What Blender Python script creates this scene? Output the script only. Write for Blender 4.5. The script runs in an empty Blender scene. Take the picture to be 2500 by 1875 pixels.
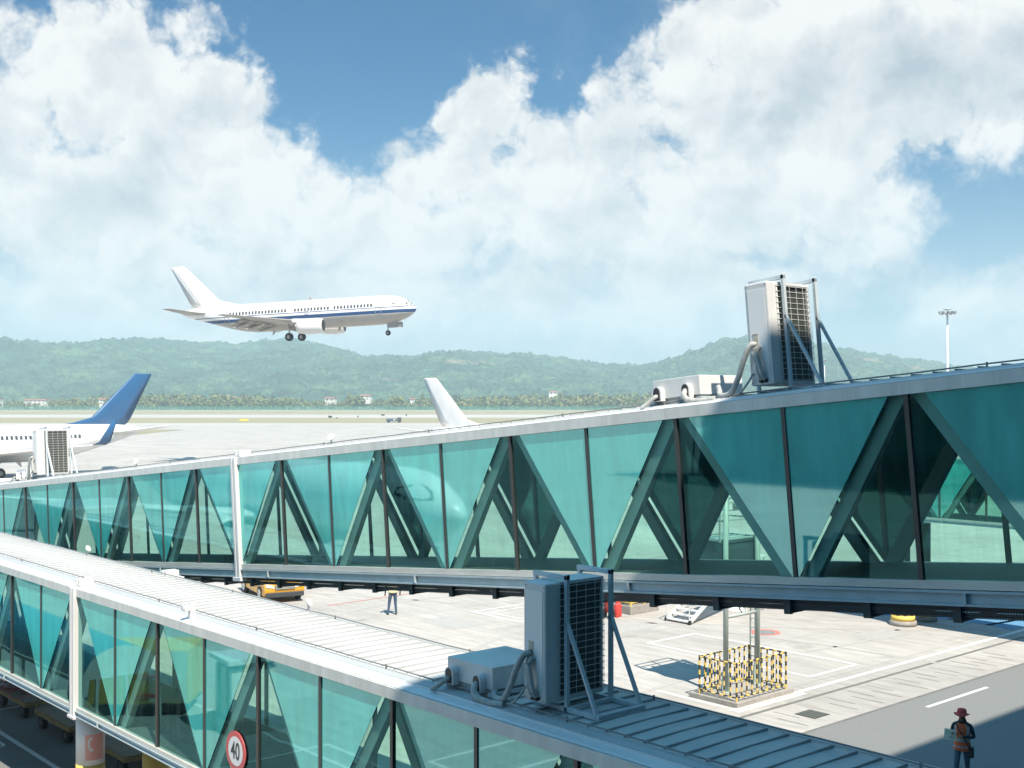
import bpy, bmesh, math, random
from mathutils import Vector, Matrix, noise
R = math.radians
random.seed(7)
SC = bpy.context.scene
COL = SC.collection
# ------------------------------------------------------------------ camera, exposure, sun, sky
# world axes: +x runs along the terminal front, +y away from the terminal, z up; camera 9.2 m above the apron
YAW = math.asin(.66)
cam = bpy.data.cameras.new('camera'); camo = bpy.data.objects.new('camera', cam); COL.objects.link(camo)
camo.location = (0, 0, 9.2); camo.rotation_euler = (R(90), 0, -YAW)
cam.lens = 36 * 2900 / 2500; cam.sensor_width = 36; cam.shift_y = 34.5 / 2500
cam.clip_start = .1; cam.clip_end = 12000
SC.camera = camo
SC.view_settings.view_transform = 'Standard'; SC.view_settings.look = 'None'
SC.view_settings.exposure = 0.8; SC.view_settings.gamma = 1
try:
    SC.cycles.transparent_max_bounces = 24; SC.cycles.max_bounces = 8; SC.cycles.volume_bounces = 1
    SC.cycles.diffuse_bounces = 3; SC.cycles.glossy_bounces = 3; SC.cycles.transmission_bounces = 6
    SC.cycles.sample_clamp_indirect = 6; SC.cycles.use_denoising = True
    SC.cycles.caustics_reflective = False; SC.cycles.caustics_refractive = False
except Exception: pass
TOSUN = Vector((-.2, -.6, 1)).normalized()
sl = bpy.data.lights.new('sun', 'SUN'); sl.energy = 5.0; sl.angle = R(.5); sl.color = (1, .90, .775)
so = bpy.data.objects.new('sun', sl); COL.objects.link(so); so.location = (0, -20, 80)
so.rotation_euler = (-TOSUN).to_track_quat('-Z', 'Y').to_euler()

W = bpy.data.worlds.new('World'); SC.world = W; W.use_nodes = True
nt = W.node_tree; nt.nodes.clear()
def nd(t, **k):
    n = nt.nodes.new(t)
    for a, b in k.items(): setattr(n, a, b)
    return n
def sk(n, i, v):
    s = n.inputs[i]
    if isinstance(v, bpy.types.NodeSocket): nt.links.new(v, s)
    else: s.default_value = v
def m(op, *a, clamp=False):
    n = nd('ShaderNodeMath', operation=op); n.use_clamp = clamp
    for i, v in enumerate(a): sk(n, i, v)
    return n.outputs[0]
def vm(op, *a):
    n = nd('ShaderNodeVectorMath', operation=op)
    for i, v in enumerate(a): sk(n, i, v)
    return n.outputs['Value'] if op in ('LENGTH', 'DOT_PRODUCT') else n.outputs[0]
def mixc(f, a, b, bt='MIX'):
    n = nd('ShaderNodeMix', data_type='RGBA', blend_type=bt)
    sk(n, 0, f); sk(n, 6, a); sk(n, 7, b)
    return n.outputs[2]
def sstep(v, lo, hi):
    n = nd('ShaderNodeMapRange', interpolation_type='SMOOTHSTEP')
    sk(n, 0, v); sk(n, 1, lo); sk(n, 2, hi); sk(n, 3, 0.); sk(n, 4, 1.)
    return n.outputs[0]
def comb(x, y, z):
    n = nd('ShaderNodeCombineXYZ'); sk(n, 0, x); sk(n, 1, y); sk(n, 2, z); return n.outputs[0]
tc = nd('ShaderNodeTexCoord'); dirv = tc.outputs['Generated']
sky = nd('ShaderNodeTexSky', sky_type='NISHITA'); sky.sun_disc = False
sky.sun_elevation = math.asin(TOSUN.z); sky.sun_rotation = math.atan2(TOSUN.x, TOSUN.y)
sky.altitude = 200; sky.air_density = 1.0; sky.dust_density = .6; sky.ozone_density = 2.2
xc = vm('DOT_PRODUCT', dirv, (.7513, -.66, 0)); yc = vm('DOT_PRODUCT', dirv, (.66, .7513, 0))
dz = vm('DOT_PRODUCT', dirv, (0, 0, 1))
AZ = m('MULTIPLY', m('ARCTAN2', xc, yc), 2.9); EL = m('MULTIPLY', m('ARCSINE', dz), 2.9)
P0 = comb(AZ, EL, 0.)
def ncl(scale, det, rough, off=(0, 0, 0), typ='FBM', lac=2.1):
    n = nd('ShaderNodeTexNoise', noise_dimensions='3D'); n.noise_type = typ; n.normalize = True
    sk(n, 'Vector', vm('ADD', P0, off)); sk(n, 'Scale', scale); sk(n, 'Detail', det); sk(n, 'Roughness', rough); sk(n, 'Lacunarity', lac)
    return n.outputs[0], n.outputs['Color']
def vor(scale, det, off=(0, 0, 0), warp=None):
    n = nd('ShaderNodeTexVoronoi', voronoi_dimensions='3D', feature='F1'); n.normalize = False
    v = vm('ADD', P0, off)
    if warp is not None: v = vm('ADD', v, warp)
    sk(n, 'Vector', v); sk(n, 'Scale', scale); sk(n, 'Detail', det); sk(n, 'Roughness', .5); sk(n, 'Lacunarity', 2.3)
    return n.outputs['Distance']
_, wc = ncl(5.5, 4, .6)
warp = vm('SCALE', vm('SUBTRACT', wc, (.5, .5, .5))); warp.node.inputs['Scale'].default_value = .16
Pw = vm('ADD', P0, warp)
# cumulus masses: (u, v, ru, rv) as compass / elevation angles seen from the terminal, in 1/2212 of the view width
BL = [(150,175,175,185),(10,330,150,190),(300,185,160,160),(430,270,160,160),(570,380,170,125),(260,420,320,170),(90,520,230,110),
      (710,455,170,105),(880,405,115,110),(1048,275,95,118),(1065,390,200,140),(900,520,300,140),(1200,430,170,135),
      (1345,300,120,140),(1500,200,150,200),(1700,220,260,260),(1960,150,250,190),(2150,130,170,170),(1610,430,290,190),(1400,560,330,120),
      (1800,450,150,140),(1500,70,110,130),(1560,610,300,70),(2085,668,135,72),(2190,700,120,60),(700,640,420,75),(150,650,260,75),(1150,640,300,80),(330,560,300,120),(1000,250,70,60),(1335,450,130,110),(555,520,130,100),(420,700,260,60),(1250,690,260,60),(150,140,120,110),(1048,225,70,70),(480,430,150,120),(1250,480,200,120),(1400,345,110,110),(1048,215,60,60)]
F0 = None
for (u, v, ru, rv) in BL:
    u *= 1.1302; v *= 1.1302; ru *= .00113; rv *= .00113
    az = math.atan((u - 1250) / 2900); cx = az * 2.9; cy = math.atan((972 - v) / 2900 * math.cos(az)) * 2.9
    ln = vm('LENGTH', vm('MULTIPLY_ADD', Pw, (1 / ru, 1 / rv, 0), (-cx / ru, -cy / rv, 0)))
    rm = max(.15, min(ru, rv))
    f = m('MULTIPLY_ADD', ln, -rm, rm)
    F0 = f if F0 is None else m('SMOOTH_MAX', F0, f, .05)
def bump(off):
    a = vor(5.2, 3.2, off, warp); b, _ = ncl(9, 9, .62, off)
    return m('ADD', m('MULTIPLY', m('SUBTRACT', .62, a), .15), m('MULTIPLY', m('SUBTRACT', b, .5), .17))
B0 = bump((0, 0, 0)); B1 = bump((-.012, .03, 0))
FF = m('ADD', m('ADD', F0, B0), .075)
lowf, _ = ncl(2.2, 3, .5, (3, 1, 0))
hz = m('POWER', m('SUBTRACT', 1., sstep(EL, -.1, .85)), 1.6)
dens = sstep(FF, m('MULTIPLY_ADD', hz, -.16, -.012), m('MULTIPLY_ADD', hz, .12, .07))
veil, _ = ncl(4.0, 7, .6, (7.1, 3, 2))
veild = m('MULTIPLY', sstep(veil, .44, .8), m('MULTIPLY', sstep(AZ, -.25, .6), m('MULTIPLY', sstep(EL, .2, .8), .55)))
# light on the clouds: puffs facing the sun white, deep and low parts a soft grey
big0 = vor(2.6, 1.5, (0, 0, 0), warp); big1 = vor(2.6, 1.5, (-.03, .09, 0), warp)
sh = m('MULTIPLY_ADD', m('SUBTRACT', B0, B1), 4.6, .86)
sh = m('ADD', sh, m('MULTIPLY', m('SUBTRACT', big1, big0), 1.1))
deep = m('MULTIPLY', sstep(FF, .06, .28), m('MULTIPLY_ADD', sstep(lowf, .36, .60), .75, .25))
sh2 = m('SUBTRACT', sh, m('MULTIPLY', deep, .60), clamp=True)
ccol = mixc(sh2, (2.9, 3.4, 3.85, 1), (6.0, 5.95, 5.85, 1))
skyc = mixc(1., sky.outputs[0], (.012, .36, .55, 1), 'MULTIPLY')
skyc = mixc(m('MULTIPLY', hz, .92), skyc, (3.75, 4.3, 4.65, 1))
ccol = mixc(m('MULTIPLY', hz, .5), ccol, (4.45, 4.85, 5.05, 1))
out = mixc(veild, skyc, (2.9, 3.5, 4.2, 1))
out = mixc(dens, out, ccol)
# blue fill added to the unseen sky overhead and behind, to lift the shade
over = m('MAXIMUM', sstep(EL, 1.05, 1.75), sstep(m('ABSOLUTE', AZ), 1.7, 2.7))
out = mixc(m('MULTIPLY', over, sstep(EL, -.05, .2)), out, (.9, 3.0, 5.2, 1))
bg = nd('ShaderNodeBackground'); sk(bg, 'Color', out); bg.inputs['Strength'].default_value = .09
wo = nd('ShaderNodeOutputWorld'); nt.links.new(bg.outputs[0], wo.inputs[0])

# ------------------------------------------------------------------ materials
MATS = {}
def mat(name, col, rough=.6, metal=0., var=.0, vscale=3., bump=0., bscale=20., col2=None, spec=.5, stretch=None, emit=0):
    if name in MATS: return MATS[name]
    mt = bpy.data.materials.new(name); mt.use_nodes = True; t = mt.node_tree
    b = t.nodes['Principled BSDF']; b.inputs['Roughness'].default_value = rough; b.inputs['Metallic'].default_value = metal
    b.inputs['Specular IOR Level'].default_value = spec; b.inputs['Base Color'].default_value = (*col, 1)
    if var > 0 or bump > 0:
        tcn = t.nodes.new('ShaderNodeTexCoord'); mp = t.nodes.new('ShaderNodeMapping'); t.links.new(tcn.outputs['Object'], mp.inputs[0])
        if stretch: mp.inputs['Scale'].default_value = stretch
    if var > 0:
        n = t.nodes.new('ShaderNodeTexNoise'); n.inputs['Scale'].default_value = vscale; n.inputs['Detail'].default_value = 8; n.inputs['Roughness'].default_value = .65
        t.links.new(mp.outputs[0], n.inputs['Vector'])
        r = t.nodes.new('ShaderNodeMapRange'); r.inputs[1].default_value = .3; r.inputs[2].default_value = .7
        t.links.new(n.outputs[0], r.inputs[0])
        mx = t.nodes.new('ShaderNodeMix'); mx.data_type = 'RGBA'; t.links.new(r.outputs[0], mx.inputs[0])
        c2 = col2 or tuple(c * (1 - var) for c in col)
        mx.inputs[6].default_value = (*c2, 1); mx.inputs[7].default_value = (*col, 1)
        t.links.new(mx.outputs[2], b.inputs['Base Color'])
    if bump > 0:
        n = t.nodes.new('ShaderNodeTexNoise'); n.inputs['Scale'].default_value = bscale; n.inputs['Detail'].default_value = 6
        t.links.new(mp.outputs[0], n.inputs['Vector'])
        bp = t.nodes.new('ShaderNodeBump'); bp.inputs['Strength'].default_value = bump; bp.inputs['Distance'].default_value = .05
        t.links.new(n.outputs[0], bp.inputs['Height']); t.links.new(bp.outputs[0], b.inputs['Normal'])
    MATS[name] = mt; return mt
def shader_mat(name):
    mt = bpy.data.materials.new(name); mt.use_nodes = True; t = mt.node_tree; t.nodes.clear()
    o = t.nodes.new('ShaderNodeOutputMaterial'); MATS[name] = mt; return mt, t, o
def glass_mat(name, tint, refl=1.3, base=.05):
    mt, t, o = shader_mat(name)
    tr = t.nodes.new('ShaderNodeBsdfTransparent'); tr.inputs[0].default_value = (*tint, 1)
    gl = t.nodes.new('ShaderNodeBsdfGlossy'); gl.inputs['Roughness'].default_value = 0.015; gl.inputs['Color'].default_value = (.32, .84, .92, 1)
    fr = t.nodes.new('ShaderNodeFresnel'); fr.inputs[0].default_value = 1.55
    mm = t.nodes.new('ShaderNodeMath'); mm.operation = 'MULTIPLY_ADD'; mm.inputs[1].default_value = refl; mm.inputs[2].default_value = base; mm.use_clamp = True
    t.links.new(fr.outputs[0], mm.inputs[0])
    oi = t.nodes.new('ShaderNodeObjectInfo'); vr = t.nodes.new('ShaderNodeMix'); vr.data_type = 'RGBA'; t.links.new(oi.outputs['Random'], vr.inputs[0])
    vr.inputs[6].default_value = (*[c * .86 for c in tint], 1); vr.inputs[7].default_value = (*[min(1, c * 1.06) for c in tint], 1); t.links.new(vr.outputs[2], tr.inputs[0])
    gm = t.nodes.new('ShaderNodeNewGeometry'); io = t.nodes.new('ShaderNodeMapRange'); io.inputs[3].default_value = 1.55; io.inputs[4].default_value = 1 / 1.55   # same mirror strength from both faces
    t.links.new(gm.outputs['Backfacing'], io.inputs[0]); t.links.new(io.outputs[0], fr.inputs[0])
    # slight waviness of tempered panes
    tcn = t.nodes.new('ShaderNodeTexCoord'); n = t.nodes.new('ShaderNodeTexNoise'); n.inputs['Scale'].default_value = .7; n.inputs['Detail'].default_value = 1
    t.links.new(tcn.outputs['Object'], n.inputs['Vector'])
    bp = t.nodes.new('ShaderNodeBump'); bp.inputs['Strength'].default_value = .12; bp.inputs['Distance'].default_value = .05
    t.links.new(n.outputs[0], bp.inputs['Height']); t.links.new(bp.outputs[0], gl.inputs['Normal'])
    mx = t.nodes.new('ShaderNodeMixShader'); t.links.new(mm.outputs[0], mx.inputs[0]); t.links.new(tr.outputs[0], mx.inputs[1]); t.links.new(gl.outputs[0], mx.inputs[2])
    
    # rain streaked dust
    mpd = t.nodes.new('ShaderNodeMapping'); mpd.inputs['Scale'].default_value = (1, 4.5, .5); t.links.new(tcn.outputs['Object'], mpd.inputs[0])
    nd_ = t.nodes.new('ShaderNodeTexNoise'); nd_.inputs['Scale'].default_value = 1.6; nd_.inputs['Detail'].default_value = 7; nd_.inputs['Roughness'].default_value = .65; t.links.new(mpd.outputs[0], nd_.inputs['Vector'])
    rd_ = t.nodes.new('ShaderNodeMapRange'); rd_.inputs[1].default_value = .5; rd_.inputs[2].default_value = .85; rd_.inputs[4].default_value = .16; t.links.new(nd_.outputs[0], rd_.inputs[0])
    df_ = t.nodes.new('ShaderNodeBsdfDiffuse'); df_.inputs[0].default_value = (.30, .42, .40, 1)
    md_ = t.nodes.new('ShaderNodeMixShader'); t.links.new(rd_.outputs[0], md_.inputs[0]); t.links.new(mx.outputs[0], md_.inputs[1]); t.links.new(df_.outputs[0], md_.inputs[2])
    t.links.new(md_.outputs[0], o.inputs[0]); return mt
def film_mat(name, tint, dif, amount, gloss):
    mt, t, o = shader_mat(name)
    tr = t.nodes.new('ShaderNodeBsdfTransparent'); tr.inputs[0].default_value = (*tint, 1)
    d = t.nodes.new('ShaderNodeBsdfDiffuse'); d.inputs[0].default_value = (*dif, 1)
    mx = t.nodes.new('ShaderNodeMixShader'); mx.inputs[0].default_value = amount
    tcn = t.nodes.new('ShaderNodeTexCoord'); mpd = t.nodes.new('ShaderNodeMapping'); mpd.inputs['Scale'].default_value = (1, 2.5, .6); t.links.new(tcn.outputs['Object'], mpd.inputs[0])
    nf = t.nodes.new('ShaderNodeTexNoise'); nf.inputs['Scale'].default_value = 1.3; nf.inputs['Detail'].default_value = 7; nf.inputs['Roughness'].default_value = .6; t.links.new(mpd.outputs[0], nf.inputs['Vector'])
    oi = t.nodes.new('ShaderNodeObjectInfo'); ad = t.nodes.new('ShaderNodeMath'); ad.operation = 'MULTIPLY_ADD'; ad.inputs[1].default_value = .22; t.links.new(oi.outputs['Random'], ad.inputs[0]); t.links.new(nf.outputs[0], ad.inputs[2])
    mr = t.nodes.new('ShaderNodeMapRange'); mr.inputs[1].default_value = .3; mr.inputs[2].default_value = .95; mr.inputs[3].default_value = .74; mr.inputs[4].default_value = 1.3; t.links.new(ad.outputs[0], mr.inputs[0])
    sv = t.nodes.new('ShaderNodeVectorMath'); sv.operation = 'SCALE'; sv.inputs[0].default_value = dif; t.links.new(mr.outputs[0], sv.inputs['Scale']); t.links.new(sv.outputs[0], d.inputs[0])
    t.links.new(tr.outputs[0], mx.inputs[1]); t.links.new(d.outputs[0], mx.inputs[2])
    gl = t.nodes.new('ShaderNodeBsdfGlossy'); gl.inputs['Roughness'].default_value = .03; gl.inputs[0].default_value = (.56, .99, .95, 1)
    m2 = t.nodes.new('ShaderNodeMixShader'); m2.inputs[0].default_value = gloss; t.links.new(mx.outputs[0], m2.inputs[1]); t.links.new(gl.outputs[0], m2.inputs[2]); t.links.new(m2.outputs[0], o.inputs[0]); return mt

WHITE = mat('white_painted_steel', (.68, .69, .69), .42, var=.07, vscale=2.5)
ROOFW = mat('white_roof_sheet', (.60, .61, .60), .45, var=.16, vscale=1.1, bump=.05, bscale=30)
ALU = mat('anodised_trim', (.66, .66, .62), .38, .15, var=.22, vscale=5, stretch=(1, .25, 1))
STAIN = mat('stained_trim', (.76, .76, .72), .45, .05, var=.42, vscale=5, stretch=(1, 1, .10), col2=(.56, .57, .54))
BLUEGREY = mat('blue_grey_steel', (.46, .56, .60), .45, .1, var=.18, vscale=3)
DKSTEEL = mat('dark_steel', (.07, .085, .09), .5, .2, var=.2)
TRAYM = mat('cable_tray', (.085, .09, .09), .55, .3, var=.2)
MULL = mat('dark_mullion', (.055, .06, .06), .35, .3)
BRACE = mat('brace_grey', (.34, .45, .45), .5, .0, var=.15, vscale=2)
FLOORM = mat('bridge_floor', (.10, .115, .11), .75, var=.3, vscale=2)
CEIL = mat('bridge_ceiling', (.30, .34, .34), .6)
RUB = mat('rubber', (.018, .018, .02), .7, var=.3, vscale=20)
GLASS = glass_mat('tinted_glass', (.66, .89, .82), 1.0, .0)
FILM = film_mat('frosted_teal_film', (.35, .85, .82), (.085, .58, .53), .80, .27)
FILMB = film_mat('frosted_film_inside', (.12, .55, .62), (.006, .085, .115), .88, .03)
GLASSD = mat('dark_glass', (.02, .035, .045), .06, spec=.8)
YEL = mat('safety_yellow', (.80, .57, .13), .5, var=.15)
BLK = mat('safety_black', (.03, .03, .032), .5)
CONC = mat('raw_concrete', (.38, .36, .33), .85, var=.35, vscale=4, bump=.3, bscale=18)
RED = mat('red_paint', (.62, .06, .05), .4, var=.1)
HOSE = mat('grey_insulation', (.50, .52, .50), .7, var=.45, vscale=14)
BLUEP = mat('blue_paint', (.028, .105, .235), .28, spec=.6, var=.06)

# ------------------------------------------------------------------ mesh helpers
class MB:
    def __init__(s): s.bm = bmesh.new()
    def face(s, pts, mi=0):
        try: f = s.bm.faces.new([s.bm.verts.new(p) for p in pts]); f.material_index = mi; return f
        except ValueError: return None
    def box(s, x0, x1, y0, y1, z0, z1, mi=0, M=None):
        p = [Vector((x, y, z)) for z in (z0, z1) for y in (y0, y1) for x in (x0, x1)]
        if M: p = [M @ q for q in p]
        v = [s.bm.verts.new(q) for q in p]
        for q in ((0, 2, 3, 1), (4, 5, 7, 6), (0, 1, 5, 4), (2, 6, 7, 3), (0, 4, 6, 2), (1, 3, 7, 5)):
            f = s.bm.faces.new([v[i] for i in q]); f.material_index = mi
        return s
    def bar(s, p, q, w, h, mi=0, up=(0, 0, 1)):
        p, q = Vector(p), Vector(q); d = (q - p); L = d.length; d.normalize(); up = Vector(up)
        if abs(d.dot(up)) > .98: up = Vector((1, 0, 0))
        sx = d.cross(up).normalized(); sy = sx.cross(d)
        M = Matrix((sx, d, sy)).transposed().to_4x4(); M.translation = p
        return s.box(-w / 2, w / 2, 0, L, -h / 2, h / 2, mi, M)
    def ring(s, c, ax, r, n, up=None):
        ax = Vector(ax).normalized(); a = ax.orthogonal().normalized() if up is None else (Vector(up) - ax * ax.dot(Vector(up))).normalized(); b = ax.cross(a)
        return [s.bm.verts.new(Vector(c) + (a * math.cos(2 * math.pi * i / n) + b * math.sin(2 * math.pi * i / n)) * r) for i in range(n)]
    def bridge(s, A, B, mi=0, sm=True):
        n = len(A)
        for i in range(n):
            f = s.bm.faces.new((A[i], A[(i + 1) % n], B[(i + 1) % n], B[i])); f.material_index = mi; f.smooth = sm
    def cap(s, A, mi=0):
        try: f = s.bm.faces.new(A); f.material_index = mi
        except ValueError: pass
    def cyl(s, p, q, r0, r1=None, n=16, mi=0, caps=True):
        r1 = r0 if r1 is None else r1; d = Vector(q) - Vector(p)
        A = s.ring(p, d, r0, n); B = s.ring(q, d, r1, n); s.bridge(A, B, mi)
        if caps: s.cap(A[::-1], mi); s.cap(B, mi)
        return s
    def lathe(s, c, ax, prof, n=24, mi=0):
        ax = Vector(ax).normalized(); pr = None
        for (t, r) in prof:
            A = s.ring(Vector(c) + ax * t, ax, max(r, .002), n)
            if pr: s.bridge(pr, A, mi)
            else: s.cap(A[::-1], mi)
            pr = A
        s.cap(pr, mi); return s
    def tube(s, pts, r, n=8, mi=0):
        pts = [Vector(p) for p in pts]; pr = None; up = Vector((.3, .2, 1))
        for i, p in enumerate(pts):
            d = (pts[min(i + 1, len(pts) - 1)] - pts[max(i - 1, 0)])
            rr = r(i / (len(pts) - 1)) if callable(r) else r
            A = s.ring(p, d, rr, n, up if abs(d.normalized().dot(up.normalized())) < .97 else (1, 0, 0))
            if pr: s.bridge(pr, A, mi)
            else: s.cap(A[::-1], mi)
            pr = A
        s.cap(pr, mi); return s
    def prism(s, prof, fn, lo, hi, mi=0):
        A = [s.bm.verts.new(fn(a, b, lo)) for a, b in prof]; B = [s.bm.verts.new(fn(a, b, hi)) for a, b in prof]
        s.bridge(A, B, mi, False); s.cap(A[::-1], mi); s.cap(B, mi); return s
    def loft(s, rings, mi=0, caps=True):
        pr = None; first = None
        for rg in rings:
            A = [s.bm.verts.new(p) for p in rg]
            if pr: s.bridge(pr, A, mi)
            else: first = A
            pr = A
        if caps: s.cap(first[::-1], mi); s.cap(pr, mi)
        return s
    def build(s, name, mats, parent=None, bevel=0, smooth=False, loc=None):
        bmesh.ops.recalc_face_normals(s.bm, faces=s.bm.faces)
        me = bpy.data.meshes.new(name); s.bm.to_mesh(me); s.bm.free()
        for mm_ in (mats if isinstance(mats, (list, tuple)) else [mats]): me.materials.append(mm_)
        if smooth:
            for p in me.polygons: p.use_smooth = True
        o = bpy.data.objects.new(name, me); COL.objects.link(o)
        if parent: o.parent = parent
        if loc is not None: o.location = loc
        if bevel:
            bv = o.modifiers.new('bevel', 'BEVEL'); bv.width = bevel; bv.segments = 2; bv.limit_method = 'ANGLE'
        return o
def thing(name, label, cat, loc=(0, 0, 0), rot=(0, 0, 0), group=None, scale=1):
    o = bpy.data.objects.new(name, None); COL.objects.link(o); o.location = loc; o.rotation_euler = rot; o.scale = (scale,) * 3
    o['label'] = label; o['category'] = cat
    if group: o['group'] = group
    return o
def tag(o, label, cat, group=None):
    o['label'] = label; o['category'] = cat
    if group: o['group'] = group
    return o
def struct(o, kind='structure'): o['kind'] = kind; return o
def copy_tree(o, parent=None):
    c = o.copy(); COL.objects.link(c); c.parent = parent
    for ch in list(o.children): copy_tree(ch, c)
    return c
def catmull(pts, k=6):
    pts = [Vector(p) for p in pts]; P = [pts[0]] + pts + [pts[-1]]; out_ = []
    for i in range(1, len(P) - 2):
        for j in range(k):
            t = j / k; a, b, c, d = P[i - 1:i + 3]
            out_.append(.5 * ((2 * b) + (c - a) * t + (2 * a - 5 * b + 4 * c - d) * t * t + (3 * b - a - 3 * c + d) * t ** 3))
    return out_ + [pts[-1]]
def C2S(x, d):            # camera-relative (right, ahead) -> site coordinates
    return (.7513 * x + .66 * d, -.66 * x + .7513 * d)
def gnd(u, v, z=0.):      # a point of the ground from the survey of the photograph
    d = (9.2 - z) * 2900 / (v - 972); return C2S((u - 1250) / 2900 * d, d)
def at(u, d): return C2S((u - 1250) / 2900 * d, d)

# ------------------------------------------------------------------ ground, road, markings
def ground_mat():
    mt = bpy.data.materials.new('apron_concrete'); mt.use_nodes = True; t = mt.node_tree; b = t.nodes['Principled BSDF']; b.inputs['Roughness'].default_value = .85
    L = t.links.new; N = t.nodes.new
    g = N('ShaderNodeNewGeometry'); 
    n1 = N('ShaderNodeTexNoise'); n1.inputs['Scale'].default_value = .12; n1.inputs['Detail'].default_value = 9; n1.inputs['Roughness'].default_value = .68
    n2 = N('ShaderNodeTexNoise'); n2.inputs['Scale'].default_value = 3; n2.inputs['Detail'].default_value = 8; n2.inputs['Roughness'].default_value = .7
    mp = N('ShaderNodeMapping'); mp.inputs['Rotation'].default_value = (0, 0, R(12)); mp.inputs['Scale'].default_value = (1, .16, 1)
    L(g.outputs['Position'], n1.inputs['Vector']); L(g.outputs['Position'], mp.inputs[0]); L(mp.outputs[0], n2.inputs['Vector'])
    br = N('ShaderNodeTexBrick'); br.offset = 0; br.inputs['Scale'].default_value = 1; br.inputs['Brick Width'].default_value = 5; br.inputs['Row Height'].default_value = 4.5
    br.inputs['Mortar Size'].default_value = .018; br.inputs['Mortar Smooth'].default_value = .3
    br.inputs['Color1'].default_value = (.475, .455, .42, 1); br.inputs['Color2'].default_value = (.435, .415, .385, 1); br.inputs['Mortar'].default_value = (.30, .29, .27, 1)
    L(g.outputs['Position'], br.inputs['Vector'])
    r1 = N('ShaderNodeMapRange'); r1.inputs[1].default_value = .35; r1.inputs[2].default_value = .7; r1.inputs[3].default_value = .80; r1.inputs[4].default_value = 1.04; L(n1.outputs[0], r1.inputs[0])
    r2 = N('ShaderNodeMapRange'); r2.inputs[1].default_value = .3; r2.inputs[2].default_value = .62; r2.inputs[3].default_value = .74; r2.inputs[4].default_value = 1.02; L(n2.outputs[0], r2.inputs[0])
    mu = N('ShaderNodeMath'); mu.operation = 'MULTIPLY'; L(r1.outputs[0], mu.inputs[0]); L(r2.outputs[0], mu.inputs[1])
    n3 = N('ShaderNodeTexNoise'); n3.inputs['Scale'].default_value = .55; n3.inputs['Detail'].default_value = 4; L(g.outputs['Position'], n3.inputs['Vector'])
    r3 = N('ShaderNodeMapRange'); r3.inputs[1].default_value = .64; r3.inputs[2].default_value = .74; r3.inputs[3].default_value = 1; r3.inputs[4].default_value = .74; L(n3.outputs[0], r3.inputs[0])
    mu2 = N('ShaderNodeMath'); mu2.operation = 'MULTIPLY'; L(mu.outputs[0], mu2.inputs[0]); L(r3.outputs[0], mu2.inputs[1])
    sc_ = N('ShaderNodeVectorMath'); sc_.operation = 'SCALE'; L(br.outputs[0], sc_.inputs[0]); L(mu2.outputs[0], sc_.inputs['Scale'])
    L(sc_.outputs[0], b.inputs['Base Color']); return mt
ASPH = mat('asphalt', (.225, .235, .23), .85, var=.30, vscale=22, bump=.35, bscale=90)
PAINT = mat('white_marking', (.74, .74, .72), .7, var=.16, vscale=5)
PAINTR = mat('red_marking', (.60, .20, .17), .75, var=.25, vscale=4)
PAINTB = mat('blue_marking', (.10, .26, .42), .75, var=.2, vscale=4)
CONCD = mat('joint_filler', (.17, .17, .16), .9, var=.3)
GRASS = mat('airfield_grass', (.235, .225, .115), .95, var=.4, vscale=.05, col2=(.30, .26, .17))
RUNW = mat('runway_concrete', (.43, .41, .38), .9, var=.15, vscale=.02)
DUSK = mat('dry_verge', (.36, .31, .24), .95, var=.3, vscale=.04)
def sheet(name, pts, z, mt, rot=True):
    b = MB(); b.face([(x, y, z) for x, y in pts]); return struct(b.build(name, mt))
def rect(name, x0, x1, y0, y1, z, mt): return sheet(name, [(x0, y0), (x1, y0), (x1, y1), (x0, y1)], z, mt)
def line(name, p, q, w, z, mt):
    p, q = Vector((*p, 0)), Vector((*q, 0)); d = (q - p).normalized(); n = Vector((-d.y, d.x, 0)) * w / 2
    return sheet(name, [(a.x, a.y) for a in (p - n, q - n, q + n, p + n)], z, mt)
def camrect(x0, x1, d0, d1): return [C2S(x0, d0), C2S(x1, d0), C2S(x1, d1), C2S(x0, d1)]
sheet('ground', camrect(-1750, 1750, -180, 3150), 0, ground_mat())
rect('service_road', -90, 140, -1, 19.15, .004, ASPH)
rect('service_road', 8.2, 13.6, 24, 60, .004, mat('lane_asphalt', (.19, .195, .19), .85, var=.25, vscale=14, bump=.3, bscale=80)).name = 'baggage_lane'
rect('pavement_joint', -60, 90, 21.28, 21.42, .004, CONCD)
rect('pavement_joint', -60, 90, 19.15, 19.27, .005, CONCD)
def mark(x0, x1, y0, y1, mt=PAINT, z=.008): return rect('road_marking', x0, x1, y0, y1, z, mt)
mark(27.9, 80, 21.92, 22.1); mark(28.0, 28.15, 22.3, 25); mark(27.9, 31.3, 21.70, 21.86)
mark(32.6, 36.3, 18.34, 18.47); mark(44, 47.7, 18.34, 18.47); mark(21, 24.7, 18.34, 18.47)
def frame(x0, x1, y0, y1, w=.13, z=.008):
    b = MB()
    for r_ in ((x0, x1, y0, y0 + w), (x0, x1, y1 - w, y1), (x0, x0 + w, y0 + w, y1 - w), (x1 - w, x1, y0 + w, y1 - w)):
        b.face([(r_[0], r_[2], z), (r_[1], r_[2], z), (r_[1], r_[3], z), (r_[0], r_[3], z)])
    return struct(b.build('road_marking', PAINT))
frame(33.2, 36.05, 22.9, 30.2); frame(32.4, 35.6, 36.4, 39.6); frame(32.9, 35.1, 36.9, 39.0, .09)
line('road_marking', (28.6, 44.95), (60, 46.3), .1, .008, PAINTR)
line('road_marking', (10.98, 28.0), (11.0, 60), .14, .012, PAINT); line('road_marking', (10.1, 36.28), (13, 36.3), .1, .012, PAINT)
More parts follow.
